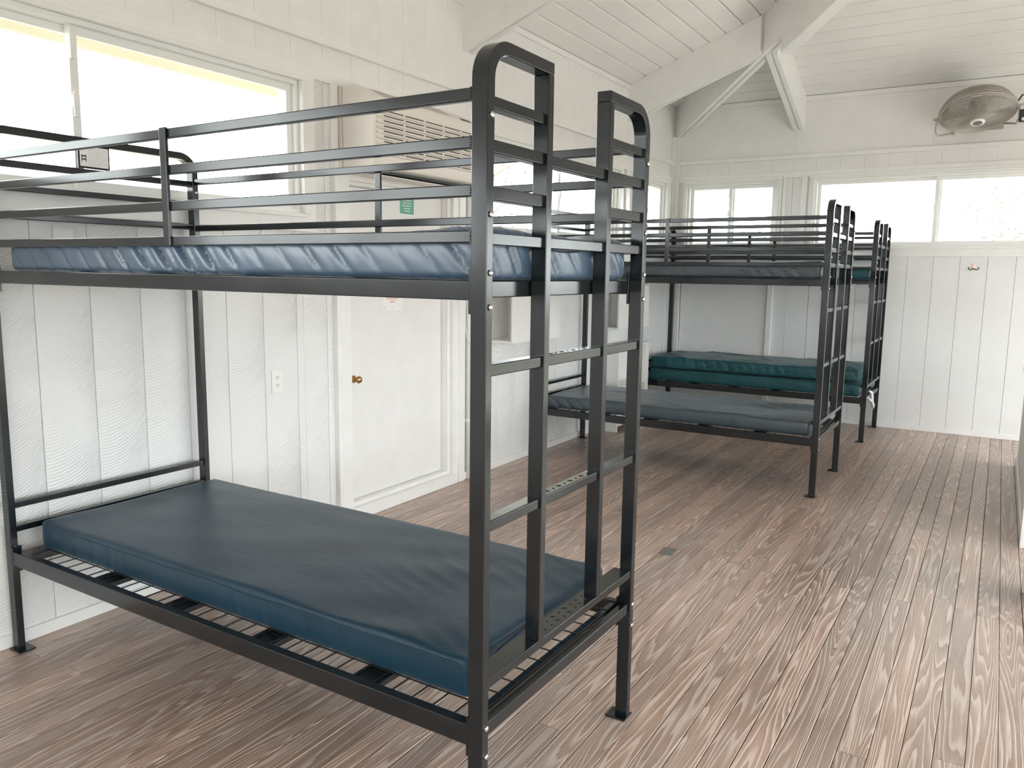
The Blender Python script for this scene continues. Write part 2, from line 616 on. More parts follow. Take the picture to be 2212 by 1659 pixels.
def wbox(mb, side, a0, a1, d0, d1, z0, z1):
    """box in wall coordinates: a along the wall, d into the room"""
    if side == 'L': return mb.box(d0, d1, a0, a1, z0, z1)
    if side == 'B': return mb.box(a0, a1, RY - d1, RY - d0, z0, z1)
    if side == 'F': return mb.box(a0, a1, YF + d0, YF + d1, z0, z1)
    if side == 'R': return mb.box(XR - d1, XR - d0, a0, a1, z0, z1)


PT = 0.012    # panel thickness
TH = 0.13


def wall(name, side, a0, a1, holes, joints, zones, top_joints=None):
    w = struct(name)
    mb = MB()
    for r in subtract(a0, a1, -0.1, ZE + 0.03, holes):
        wbox(mb, side, r[0], r[1], -TH, -PT, r[2], r[3])
    obj('core', mb, BACKING, w)
    for (z0, z1) in zones:
        use = top_joints if (top_joints is not None and z0 > 2.6) else joints
        js = [a0] + [j for j in use if a0 < j < a1] + [a1]
        for p, q in zip(js[:-1], js[1:]):
            for r in subtract(p, q, z0, z1, holes):
                g, ch = (0.0011, 0.0022) if z0 < 1 else (0.0005, 0.0008)
                A0 = r[0] + (g if r[0] == p else 0)
                A1 = r[1] - (g if r[1] == q else 0)
                if A1 - A0 < 0.006 or r[3] - r[2] < 0.01:
                    continue
                m = MB()
                # chamfered face on the two long edges
                dd = [-PT, -ch, 0.0]
                for d, ins in ((dd[0], 0), (dd[1], 0), (dd[2], ch)):
                    for (aa, zz) in ((A0 + ins, r[2]), (A1 - ins, r[2]), (A1 - ins, r[3]), (A0 + ins, r[3])):
                        if side == 'L': m.v.append((d, aa, zz))
                        elif side == 'B': m.v.append((aa, RY - d, zz))
                        elif side == 'F': m.v.append((aa, YF + d, zz))
                        else: m.v.append((XR - d, aa, zz))
                m.f = [(0, 1, 5, 4), (1, 2, 6, 5), (2, 3, 7, 6), (3, 0, 4, 7), (4, 5, 9, 8), (5, 6, 10, 9), (6, 7, 11, 10), (7, 4, 8, 11), (8, 9, 10, 11)]
                wd = q - p
                m.uv = []
                for v in m.v:
                    a = v[1] if side in 'LR' else v[0]
                    u = (a - p) / wd
                    m.uv.append((u, v[2]))
                obj('panel', m, PAINT if z0 > 1 or side in 'FR' else (PANEL if side == 'L' else PANEL_B), w)
    return w


jl = [1.629 + 0.2205 * k for k in range(-4, 31)]
wall_left = wall('wall_left', 'L', YF, RY, WIN_L + [DOOR_L], jl, [(0.0, 2.44), (2.44, 2.62), (2.62, ZE)])
jb = [2.346 - 0.2180 * k for k in range(0, 10)] + [2.346 + 0.2180 * k for k in range(1, 7)]
wall_back = wall('wall_back', 'B', -0.1, XR, WIN_B + [DOOR_B], sorted(jb), [(0.0, 2.44), (2.44, 2.62), (2.62, ZE)], [1.262, 2.482, 3.70])
wall('wall_front', 'F', -0.1, XR, WIN_F, [1.0, 2.0, 3.0, 4.0, 5.0, 6.0], [(0.0, ZE)])
wall('wall_outer', 'R', YF, RY, WIN_R, [-1.0, 2.0, 5.0], [(0.0, ZE)])

# partition on the right with a doorway, height kept low to let daylight across
PX = 3.345
wr = struct('wall_right')
mb = MB()
mb.box(PX, PX + 0.10, 5.10, 7.25, -0.02, 0.75)
mb.box(PX, PX + 0.10, 4.06, 4.26, -0.02, 0.75)
obj('partition', mb, PAINT, wr, bevel=0.003)
mb = MB()
mb.box(PX - 0.014, PX + 0.114, 4.99, 5.10, 0.0, 0.75)
mb.box(PX - 0.014, PX + 0.114, 4.26, 4.33, 0.0, 0.75)
obj('end_casing', mb, TRIM, wr, bevel=0.003)
br = struct('baseboard_right')
obj('cap', bx(PX - 0.02, PX + 0.12, 4.98, 7.27, 0.75, 0.78), TRIM, wr, bevel=0.003)
obj('board', bx(PX - 0.012, PX, 5.10, 7.25, 0, 0.075), TRIM, br, bevel=0.002)

# baseboards
bl = struct('baseboard_left')
mb = MB()
mb.box(0, 0.014, YF, DOOR_L[0] - 0.12, 0, 0.05)
mb.box(0, 0.014, DOOR_L[1] + 0.13, RY, 0, 0.05)
obj('board', mb, TRIM, bl, bevel=0.002)
bb = struct('baseboard_back')
obj('board', bx(DOOR_B[1] + 0.055, XR, RY - 0.014, RY, 0, 0.046), TRIM, bb, bevel=0.002)


def trims():
    t = struct('trim_1')                      # ledge, head board and cornice on the left wall
    obj('ledge', bx(0, 0.028, YF, RY, 2.607, 2.648), TRIM, t, bevel=0.003)
    obj('head_board', bx(0, 0.014, YF, RY, 2.425, 2.485), TRIM, t, bevel=0.002)
    obj('cornice', bx(0, 0.016, YF, RY, 3.155, 3.2), TRIM, t, bevel=0.002)
    for a, b, z0, z1 in ((3.037, 3.09, 1.645, 2.43), (3.213, 3.262, 1.95, 2.43), (6.99, 7.06, 1.645, 2.43), (7.12, 7.20, 1.645, 2.43), (8.24, 8.30, 0.05, 2.43), (4.60, 4.66, 1.645, 2.43)):
        obj('batten', bx(0, 0.019, a, b, z0, z1), TRIM, t, bevel=0.002)
    t = struct('trim_2')                      # back wall
    obj('ledge', bx(0.03, XR, RY - 0.028, RY, 2.607, 2.648), TRIM, t, bevel=0.003)
    obj('head_board', bx(0.03, XR, RY - 0.014, RY, 2.425, 2.485), TRIM, t, bevel=0.002)
    obj('cornice', bx(0.03, XR, RY - 0.016, RY, 3.155, 3.2), TRIM, t, bevel=0.002)
    for a, b, z0, z1 in ((1.165, 1.20, 1.645, 2.43), (1.345, 1.40, 1.645, 2.43)):
        obj('batten', bx(a, b, RY - 0.019, RY, z0, z1), TRIM, t, bevel=0.002)
    t = struct('trim_3')                      # corner boards between left and back wall
    obj('corner_board', bx(0, 0.03, RY - 0.075, RY, 0, 2.9), TRIM, t, bevel=0.003)
    obj('corner_board', bx(0.03, 0.07, RY - 0.03, RY, 0, 2.9), TRIM, t, bevel=0.003)


trims()


# ================================================================== WINDOWS
def ring(mb, side, a0, a1, z0, z1, w, d0, d1):
    wbox(mb, side, a0, a1, d0, d1, z0, z0 + w)
    wbox(mb, side, a0, a1, d0, d1, z1 - w, z1)
    wbox(mb, side, a0, a0 + w, d0, d1, z0 + w, z1 - w)
    wbox(mb, side, a1 - w, a1, d0, d1, z0 + w, z1 - w)
    return mb


WN = [0]


def window(side, op, meet, casing=True, detail=True, apron=0.09):
    WN[0] += 1
    t = struct('window_%d' % WN[0])
    a0, a1, z0, z1 = op
    obj('frame', ring(MB(), side, a0, a1, z0, z1, 0.022, -TH, -0.002), VINYL, t, bevel=0.002)
    s1 = ring(MB(), side, a0 + 0.022, meet + 0.022, z0 + 0.022, z1 - 0.022, 0.03, -0.085, -0.060)
    f1 = obj('sash', s1, VINYL, t, bevel=0.002)
    s2 = ring(MB(), side, meet - 0.03, a1 - 0.022, z0 + 0.022, z1 - 0.022, 0.034, -0.055, -0.028)
    f2 = obj('sash', s2, VINYL, t, bevel=0.002)
    obj('pane', wbox(MB(), side, a0 + 0.05, meet - 0.005, -0.074, -0.070, z0 + 0.05, z1 - 0.05), GLASS, f1)
    obj('pane', wbox(MB(), side, meet, a1 - 0.054, -0.043, -0.039, z0 + 0.054, z1 - 0.054), GLASS, f2)
    if detail:
        zc = z0 + (z1 - z0) * 0.52
        mb = MB()
        wbox(mb, side, meet - 0.026, meet - 0.004, -0.028, -0.018, zc - 0.05, zc + 0.05)
        wbox(mb, side, meet - 0.034, meet - 0.014, -0.018, -0.006, zc - 0.015, zc + 0.035)
        obj('latch', mb, PLASTIC, t, bevel=0.003)
        mb = MB()
        wbox(mb, side, meet - 0.03, meet - 0.012, -0.028, -0.016, z1 - 0.15, z1 - 0.03)
        obj('stile_guide', mb, PLASTIC, t, bevel=0.002)
    if casing:
        c = MB()
        wbox(c, side, a0 - 0.05, a1 + 0.05, 0, 0.022, z1, z1 + 0.045)
        wbox(c, side, a0 - 0.05, a1 + 0.05, 0, 0.022, z0 - apron, z0)
        wbox(c, side, a0 - 0.05, a0, 0, 0.022, z0, z1)
        wbox(c, side, a1, a1 + 0.05, 0, 0.022, z0, z1)
        obj('casing', c, TRIM, t, bevel=0.003)
        st = ring(MB(), side, a0 - 0.018, a1 + 0.018, z0 - 0.018, z1 + 0.018, 0.020, 0.022, 0.032)
        obj('stop_bead', st, TRIM, t, bevel=0.003)
    ac, zc = (a0 + a1) / 2, (z0 + z1) / 2
    sx, sz = a1 - a0, z1 - z0
    if side == 'L': portal((-TH - 0.02, ac, zc), (1, 0, 0), sx, sz)
    elif side == 'B': portal((ac, RY + TH + 0.02, zc), (0, -1, 0), sx, sz)
    elif side == 'F': portal((ac, YF - TH - 0.02, zc), (0, 1, 0), sx, sz)
    else: portal((XR + TH + 0.02, ac, zc), (-1, 0, 0), sx, sz)
    return t


window('L', WIN_L[0], 1.87)
window('L', WIN_L[1], 5.88)
window('L', WIN_L[2], 7.76)
window('B', WIN_B[0], 0.64)
window('B', WIN_B[1], 2.56)
window('F', WIN_F[0], 1.4, detail=False)
window('F', WIN_F[1], 3.75, detail=False)
window('R', WIN_R[0], -2.4, detail=False)
window('R', WIN_R[1], 0.6, detail=False)
window('R', WIN_R[2], 3.6, detail=False)
window('R', WIN_R[3], 6.6, detail=False)
window('L', WIN_L[3], -0.6, detail=False)
window('L', WIN_L[4], -3.1, detail=False)

# ================================================================== DOORS
d1 = struct('door_1')
y0, y1, zt = DOOR_L[0], DOOR_L[1], DOOR_L[3]
mb = MB()
mb.box(0, 0.022, y0 - 0.118, y0, 0.0, zt + 0.09)
mb.box(0, 0.022, y1, y1 + 0.125, 0.0, zt + 0.09)
mb.box(0, 0.022, y0, y1, zt, zt + 0.09)
obj('casing', mb, TRIM, d1, bevel=0.003)
mb = MB()
mb.box(-0.002, 0.033, y1 + 0.06, y1 + 0.128, 0.0, zt + 0.092)
mb.box(-0.002, 0.033, y0 - 0.121, y0 - 0.09, 0.0, zt + 0.092)
obj('back_band', mb, TRIM, d1, bevel=0.004)
mb = MB()
mb.box(-TH, 0.0, y0 - 0.001, y0 + 0.012, 0.0, zt)
mb.box(-TH, 0.0, y1 - 0.035, y1 + 0.001, 0.0, zt)
mb.box(-TH, 0.0, y0, y1, zt - 0.02, zt)
obj('jamb', mb, TRIM, d1, bevel=0.002)
leaf = obj('door_leaf', bx(-0.095, -0.05, y0 + 0.014, y1 - 0.038, 0.10, zt - 0.022), PAINT, d1, bevel=0.003)
mb = MB()
mb.box(-TH, -0.002, y0, y1, 0.0, 0.098)
mb.box(-0.002, 0.032, y0 - 0.118, y1 + 0.045, 0.0, 0.075)
obj('threshold', mb, TRIM, d1, bevel=0.004)
kn = MB().lathe([(0.006, 0), (0.028, 0.002), (0.028, 0.006), (0.012, 0.012), (0.011, 0.034), (0.022, 0.042), (0.027, 0.054), (0.024, 0.066), (0.012, 0.072), (0.001, 0.073)], 20)
kn.xf(Matrix.Translation((-0.05, 3.425, 0.82)) @ Matrix.Rotation(PI / 2, 4, 'Y') @ Matrix.Scale(0.8, 4))
k = obj('door_knob', kn, BRASS, d1, smooth=True)
k['label'] = 'aged brass door knob'

d2 = struct('door_2')      # flush blocked doorway under the small back window
a0, a1, _, zt = DOOR_B
obj('door_leaf', bx(a0 + 0.002, a1 - 0.002, RY + 0.010, RY + 0.05, 0.0, zt), PAINT, d2, bevel=0.002)
obj('lower_board', bx(a0 + 0.002, a1 - 0.002, RY + 0.003, RY + 0.012, 0.0, 0.715), PAINT, d2, bevel=0.002)
mb = MB()
mb.box(a0 - 0.055, a0, RY - 0.022, RY + 0.05, 0.0, zt)
mb.box(a1, a1 + 0.055, RY - 0.022, RY + 0.05, 0.0, zt)
obj('stile', mb, TRIM, d2, bevel=0.003)


# ================================================================== CEILING, RAFTERS, ROOF
ceiling = struct('ceiling')


HX = XR / 2


def zc(d):
    return ZE + SLOPE * d


def ceil_planks():
    pitch = 0.1467
    nx, nz = -SLOPE / math.hypot(1, SLOPE), 1 / math.hypot(1, SLOPE)
    for side in 'LB':
        d = 0.014 + pitch
        edges = [0.0]
        while d < HX:
            edges.append(d)
            d += pitch
        edges.append(HX)
        for a, b in zip(edges[:-1], edges[1:]):
            if b - a < 0.02:
                a_, b_ = a, b
                continue
            g, c = 0.0042, 0.007
            mb = MB()

            def pt(dd, h, end):
                # dd plan distance from the eave, h height above the ceiling plane, end 0/1
                z = zc(dd) + h
                if side == 'L':
                    y = (YF + dd) if end == 0 else (RY - dd)
                    return (dd, y, z)
                x = dd if end == 0 else (XR - dd)
                return (x, RY - dd, z)
            A, B = a + g, b - g
            ring = [(A + c, 0.0), (B - c, 0.0), (B, 0.006), (B, 0.02), (A, 0.02), (A, 0.006)]
            vs = [pt(dd, h, 0) for dd, h in ring] + [pt(dd, h, 1) for dd, h in ring]
            mb.add(vs, [tuple(range(6)), tuple(range(6, 12))[::-1]] + [(i, 6 + i, 6 + (i + 1) % 6, (i + 1) % 6) for i in range(6)])
            obj('plank', mb, CEILM, ceiling)
    # the two slopes behind the camera and beyond the partition: plain boarding
    mb = MB()
    zr = zc(HX)
    yr0, yr1 = YF + HX, RY - HX
    mb.add([(XR, YF, ZE), (XR, RY, ZE), (HX, yr1, zr), (HX, yr0, zr)], [(0, 1, 2, 3)])
    mb.add([(0, YF, ZE), (XR, YF, ZE), (HX, yr0, zr)], [(0, 1, 2)])
    tag(obj('boarding', mb, CEILM, ceiling), kind='stuff')


ceil_planks()


def sloped(mb, ax, w0, w1, d0, d1, drop0, drop1):
    """beam under the slope. ax 'x': runs along x from the left wall (w = y range); ax 'y': runs from the back wall (w = x range)"""
    def P(d, w, h):
        return (d, w, h) if ax == 'x' else (w, RY - d, h)
    b = [P(d0, w0, zc(d0) - drop0), P(d1, w0, zc(d1) - drop0), P(d1, w1, zc(d1) - drop0), P(d0, w1, zc(d0) - drop0)]
    t = [P(d0, w0, zc(d0) - drop1), P(d1, w0, zc(d1) - drop1), P(d1, w1, zc(d1) - drop1), P(d0, w1, zc(d0) - drop1)]
    mb.hexa(b, t)
    return mb


def rafter(ax, w0, w1, dend):
    mb = MB()
    w = w1 - w0
    sloped(mb, ax, w0, w0 + w * 0.38, -0.01, dend, 0.325, 0.0)
    sloped(mb, ax, w1 - w * 0.38, w1, -0.01, dend, 0.325, 0.0)
    sloped(mb, ax, w0 + w * 0.37, w1 - w * 0.37, -0.01, dend, 0.308, 0.0)
    return obj('rafter', mb, TRIM, ceiling, bevel=0.003)


rafter('x', 7.14, 7.24, 1.20)
rafter('x', 4.445, 4.56, HX)
rafter('x', 1.75, 1.865, HX)
rafter('y', 1.23, 1.333, 1.20)


def hip(t0, t1, o0, o1, drop0, drop1, mb):
    """along the hip line from the left/back corner; o = offset square to it"""
    s = 0.70710678

    def P(t, o, h):
        return (t + o * s, RY - t + o * s, h)
    zz = lambda t: ZE + SLOPE * t
    b = [P(t0, o0, zz(t0) - drop0), P(t0, o1, zz(t0) - drop0), P(t1, o1, zz(t1) - drop0), P(t1, o0, zz(t1) - drop0)]
    tt = [P(t0, o0, zz(t0) - drop1), P(t0, o1, zz(t0) - drop1), P(t1, o1, zz(t1) - drop1), P(t1, o0, zz(t1) - drop1)]
    mb.hexa(b, tt)


mb = MB()
hip(-0.03, HX, -0.01, 0.03, 0.32, -0.01, mb)
hip(-0.03, HX, 0.055, 0.095, 0.32, -0.01, mb)
hip(-0.03, HX, 0.028, 0.057, 0.300, -0.01, mb)
obj('hip_rafter', mb, TRIM, ceiling, bevel=0.003)
mb = MB()
hip(1.43, HX, -0.014, 0.099, 0.455, 0.315, mb)
hip(1.425, 1.445, -0.018, 0.103, 0.46, 0.30, mb)
obj('hip_beam', mb, TRIM, ceiling, bevel=0.003)

# roof with wide eaves
roof = struct('roof')
OV = 1.2


zo = ZE + 0.03 - SLOPE * OV
zr = ZE + 0.03 + SLOPE * HX
X0, X1, Y0, Y1 = -OV, XR + OV, YF - OV, RY + OV
ra, rb = (HX, YF + HX), (HX, RY - HX)
bot = [(X0, Y0, zo), (X1, Y0, zo), (X1, Y1, zo), (X0, Y1, zo), (*ra, zr), (*rb, zr)]
top = [(x, y, z + 0.12) for x, y, z in bot]
F = [(0, 1, 4), (1, 2, 5, 4), (2, 3, 5), (3, 0, 4, 5)]
mb = MB().add(bot, F)
so = obj('soffit', mb, SOFFIT, roof)
mb = MB().add(top, F)
obj('roofing', mb, ROOFM, roof)
mb = MB()
mb.box(X0 - 0.03, X0, Y0 - 0.03, Y1 + 0.03, zo - 0.17, zo + 0.14)
mb.box(X1, X1 + 0.03, Y0 - 0.03, Y1 + 0.03, zo - 0.17, zo + 0.14)
mb.box(X0, X1, Y0 - 0.03, Y0, zo - 0.17, zo + 0.14)
mb.box(X0, X1, Y1, Y1 + 0.03, zo - 0.17, zo + 0.14)
obj('fascia', mb, SOFFIT, roof)
for y in (-2.2, -0.4, 1.4, 3.2, 5.0, 6.8, 8.2):
    m = MB()
    m.hexa([(X0, y, zo - 0.12), (-TH, y, ZE - SLOPE * TH - 0.09), (-TH, y + 0.05, ZE - SLOPE * TH - 0.09), (X0, y + 0.05, zo - 0.12)],
           [(X0, y, zo), (-TH, y, ZE + 0.03 - SLOPE * TH), (-TH, y + 0.05, ZE + 0.03 - SLOPE * TH), (X0, y + 0.05, zo)])
    obj('lookout', m, SOFFIT, roof)

gr = obj('ground', bx(-60, 60, -60, 60, -0.75, -0.6), GROUNDM)
gr['kind'] = 'structure'
bounce_slab = obj('path', bx(XR + TH, 10.5, -8, RY + 3, -0.6, -0.52), mat('bounce_concrete', (0.74, 0.69, 0.63), 0.85))  # unseen pale slab, added to bounce daylight up to the ceiling
bounce_slab['kind'] = 'structure'


# ================================================================== BUNK BEDS
BW, BL, BP, BQ = 0.875, 2.161, 0.042, 0.0257
SB = 0.0028


def bend(cy, cz, ro, ri, a0, a1, n=9):
    out = []
    for i in range(n + 1):
        a = a0 + (a1 - a0) * i / n
        out.append(((cy + ro * math.cos(a), cz + ro * math.sin(a)), (cy + ri * math.cos(a), cz + ri * math.sin(a))))
    return out


def bolt_mesh():
    mb = MB().lathe([(0.0065, 0.0), (0.0072, 0.0012), (0.0066, 0.0034), (0.0045, 0.0052), (0.0015, 0.0058)], 12)
    mb.xf(Matrix.Rotation(PI / 2, 4, 'Y'))
    return mb.mesh('bolt', ZINC, True)


BOLT = bolt_mesh()
RUNGS = [(1.795, 1.820), (1.703, 1.731), (1.604, 1.633), (1.508, 1.535)]
GUARDS = [(1.809, 1.835), (1.710, 1.736), (1.610, 1.636), (1.512, 1.5385)]


def make_bunk(notice=False):
    r = empty('bunk_bed')
    S = lambda name, mb, bev=SB: obj(name, mb, STEEL, r, bevel=bev)
    # ladder-end posts, bent over at the top to meet the ladder rails
    R = 0.086
    ztop = 1.938
    for mir in (0, 1):
        f = (lambda y: BW - y) if mir else (lambda y: y)
        path = [((0.0, 0.0), (BQ, 0.0)), ((0.0, 1.45), (BQ, 1.45))]
        path += bend(R, ztop - R, R, R - BQ - 0.003, PI, PI / 2, 10)
        path += [((0.282, ztop), (0.282, ztop - 0.0287))]
        if mir:
            path = [((f(o[0]), o[1]), (f(i[0]), i[1])) for o, i in path]
        post = S('post', MB().sweep_yz(path, -BP, 0.0))
        ya, yb = sorted((f(-0.012), f(0.05)))
        obj('foot_plate', bx(-0.066, 0.004, ya, yb, 0.0, 0.006), STEEL, post, bevel=0.002)
        ya, yb = sorted((f(0.2565), f(0.282)))
        S('ladder_rail', bx(-BP, 0.0, ya, yb, 0.5075, ztop - 0.028))
        for z in (1.777, 1.572, 1.448, 1.374, 0.392, 0.321):
            b = obj('bolt', BOLT, ZINC, post)
            b.location = (0.0, f(0.0145), z)
    # rungs, bay by bay
    bays = [(BQ - 0.001, 0.2575), (0.281, BW - 0.281), (BW - 0.2575, BW - BQ + 0.001)]
    for i, (z0, z1) in enumerate(RUNGS):
        for bi, (a, b) in enumerate(bays):
            if bi == 1 and i in (0, 2):
                continue
            S('rung', bx(-0.040, -0.008, a, b, z0, z1))
    grip = MB()
    for z0, z1 in ((1.220, 1.2465), (0.862, 0.888)):
        for bi, (a, b) in enumerate(bays):
            S('step', bx(-0.042, -0.006, a, b, z0, z1))
    S('step', bx(-0.062, -0.003, BQ - 0.001, BW - BQ + 0.001, 0.483, 0.508))
    # raised tread pattern on the middle bays
    for z, xa, xb, st in ((1.2465, -0.038, -0.010, 0.032), (0.888, -0.038, -0.010, 0.032), (0.508, -0.056, -0.010, 0.034)):
        y = 0.30
        k = 0
        while y < BW - 0.30:
            for xx in ((xa + xb) / 2,) if xb - xa < 0.03 else (xa + 0.012, xb - 0.012):
                n0 = len(grip.v)
                L_, W_ = 0.011, 0.0032
                grip.add([(-L_, 0, 0), (0, -W_, 0), (L_, 0, 0), (0, W_, 0), (0, 0, 0.0022)], [(0, 1, 4), (1, 2, 4), (2, 3, 4), (3, 0, 4)])
                grip.xf(Matrix.Translation((xx, y + (0.008 if xx < -0.03 else -0.004), z - 0.0001)) @ Matrix.Rotation(0.7 if k % 2 else -0.7, 4, 'Z'), n0)
            k += 1
            y += st
    tag(obj('tread_grip', grip, STEEL, r), kind='stuff')
    # head end: one bent tube from floor to floor
    RH, zh = 0.085, 1.942
    path = [((0.0, 0.0), (BQ, 0.0)), ((0.0, 1.4), (BQ, 1.4))]
    path += bend(RH, zh - RH, RH, RH - BQ - 0.003, PI, PI / 2, 10)
    path += [((f0 := BW - RH, zh), (f0, zh - 0.0287))][0:1]
    path += bend(BW - RH, zh - RH, RH, RH - BQ - 0.003, PI / 2, 0, 10)[1:]
    path += [((BW, 1.4), (BW - BQ, 1.4)), ((BW, 0.0), (BW - BQ, 0.0))]
    head = S('head_arch', MB().sweep_yz(path, -BL, -BL + BP))
    for ya, yb in ((-0.012, 0.05), (BW - 0.05, BW + 0.012)):
        obj('foot_plate', bx(-BL - 0.004, -BL + 0.068, ya, yb, 0, 0.006), STEEL, head, bevel=0.002)
    for yy in (0.0145, BW - 0.0145):
        for z in (1.777, 1.572, 0.408, 0.331):
            b = obj('bolt', BOLT, ZINC, head)
            b.location = (-BL + BP, yy, z)
    for z0, z1 in ((1.800, 1.825), (1.717, 1.739), (1.617, 1.640), (0.553, 0.576), (0.462, 0.485)):
        S('head_rail', bx(-BL + 0.010, -BL + 0.036, BQ - 0.001, BW - BQ + 0.001, z0, z1))
    # guard rails front and back, with the short uprights
    weld = MB()
    for side in (0, 1):
        ya, yb = ((0.003, 0.023) if side == 0 else (BW - 0.023, BW - 0.003))
        for z0, z1 in GUARDS:
            S('guard_rail', bx(-BL + BP - 0.001, -BP - 0.003, ya, yb, z0, z1))
            for q in range(6):
                weld.box(-BP - 0.005, -BP, ya - 0.002 + random.uniform(-0.001, 0.001), ya + 0.004, z0 - 0.002 + q * 0.005, z0 + 0.0015 + q * 0.005)
        xs = -1.078 if side == 0 else -1.06
        y2 = (-0.004, 0.006) if side == 0 else (BW - 0.006, BW + 0.004)
        S('guard_upright', bx(xs - 0.03, xs, y2[0], y2[1], 1.511, 1.838))
        # side rails of the two decks
        yc = (0.002, 0.030) if side == 0 else (BW - 0.030, BW - 0.002)
        S('side_rail', bx(-BL + BP + 0.004, -BP - 0.005, yc[0], yc[1], 1.388, 1.4315))
        S('side_rail', bx(-BL + BP + 0.004, -BP - 0.005, yc[0], yc[1], 0.340, 0.3935))
        for z0, z1 in ((1.358, 1.456), (0.314, 0.412)):
            S('corner_bracket', bx(-BP - 0.006, -BP + 0.0005, yc[0] - 0.001, yc[1] + 0.004, z0, z1), 0.001)
            S('corner_bracket', bx(-BL + BP - 0.0005, -BL + BP + 0.006, yc[0] - 0.001, yc[1] + 0.004, z0, z1), 0.001)
        for q in range(7):
            weld.box(-BP - 0.009, -BP - 0.004, yc[0] - 0.003, yc[0] + 0.004, 1.389 + q * 0.006, 1.3925 + q * 0.006)
    tag(obj('weld_bead', weld, WELD, r, bevel=0.001), kind='stuff')
    # deck ends
    S('end_rail', bx(-0.066, -0.045, 0.03, BW - 0.03, 1.392, 1.4305))
    S('end_rail', bx(-BL + 0.045, -BL + 0.066, 0.03, BW - 0.03, 1.392, 1.4305))
    S('end_rail', bx(-0.030, -0.007, BQ, BW - BQ, 0.362, 0.397))
    S('end_rail', bx(-0.070, -0.048, 0.03, BW - 0.03, 0.345, 0.390))
    S('end_rail', bx(-BL + 0.045, -BL + 0.120, 0.03, BW - 0.03, 0.360, 0.390))
    # wire decks on flat cross slats
    for zt in (1.428, 0.389):
        wm = MB()
        for k in range(13):
            y = 0.030 + k * (BW - 0.06) / 12
            wm.box(-BL + 0.1, -0.05, y - 0.0015, y + 0.0015, zt, zt + 0.003)
        k = 0
        x = -1.94
        while x < -0.06:
            wm.box(x - 0.0018, x + 0.0018, 0.026, BW - 0.026, zt - 0.003, zt)
            x += 0.0655
        tag(obj('wire_deck', wm, WIRE, r), kind='stuff')
        for xs in (-1.606, -1.213, -0.80, -0.40):
            S('cross_slat', bx(xs - 0.045, xs + 0.045, 0.024, BW - 0.024, zt - 0.022, zt - 0.0035), 0.002)
    if notice:
        # framed notice hung between the two top head rails
        n = obj('notice_plate', bx(-BL + 0.034, -BL + 0.040, 0.345, 0.472, 1.826, 1.914), STEEL, r, bevel=0.001)
        n['label'] = 'white printed safety notice in a black frame'
        obj('paper', bx(-BL + 0.040, -BL + 0.0406, 0.352, 0.466, 1.834, 1.909), PAPER, n)
        ink = MB()
        rr = random.Random(5)
        for q in range(9):
            zz = 1.902 - q * 0.0072
            y = 0.385
            while y < 0.455:
                w = rr.uniform(0.004, 0.014)
                ink.box(-BL + 0.0406, -BL + 0.0409, y, min(y + w, 0.46), zz - 0.0016, zz)
                y += w + 0.003
        obj('fine_print', ink, GREYINK, n)
        pic = MB()
        for a, b, c, d in ((0.358, 0.361, 1.851, 1.878), (0.374, 0.377, 1.851, 1.878), (0.358, 0.377, 1.858, 1.863), (0.358, 0.377, 1.870, 1.875)):
            pic.box(-BL + 0.0406, -BL + 0.0409, a, b, c, d)
        obj('pictogram', pic, BLACKINK, n)
    return r


bed1 = make_bunk(True)
bed1.location = (2.1918, 1.4288, 0)
bed1.rotation_euler = (0, 0, -0.00816)
tag(bed1, 'black steel bunk bed nearest the camera with ladder end towards us', 'bunk bed', 'bunk beds standing along the left wall')
bed2 = make_bunk(False)
bed2.location = (2.192, 5.385, 0)
tag(bed2, 'middle black steel bunk bed between the nearest and farthest ones, beyond the door', 'bunk bed', 'bunk beds standing along the left wall')
bed3 = copy_tree(bed2)
bed3.location = (2.197, 7.49, 0)
tag(bed3, 'farthest black steel bunk bed against the back wall with white strap on its ladder', 'bunk bed', 'bunk beds standing along the left wall')


# ------------------------------------------------------------------ mattresses
def vnoise(seed, n=10, f0=1.0, f1=6.0):
    rg = np.random.RandomState(seed)
    ang = rg.uniform(0, 2 * PI, n)
    fr = rg.uniform(f0, f1, n)
    ph = rg.uniform(0, 2 * PI, n)
    am = 1.0 / np.sqrt(n)

    def f(x, y):
        s = np.zeros_like(x)
        for a, q, p in zip(ang, fr, ph):
            s += np.sin((x * math.cos(a) + y * math.sin(a)) * q * 2 * PI + p)
        return s * am
    return f


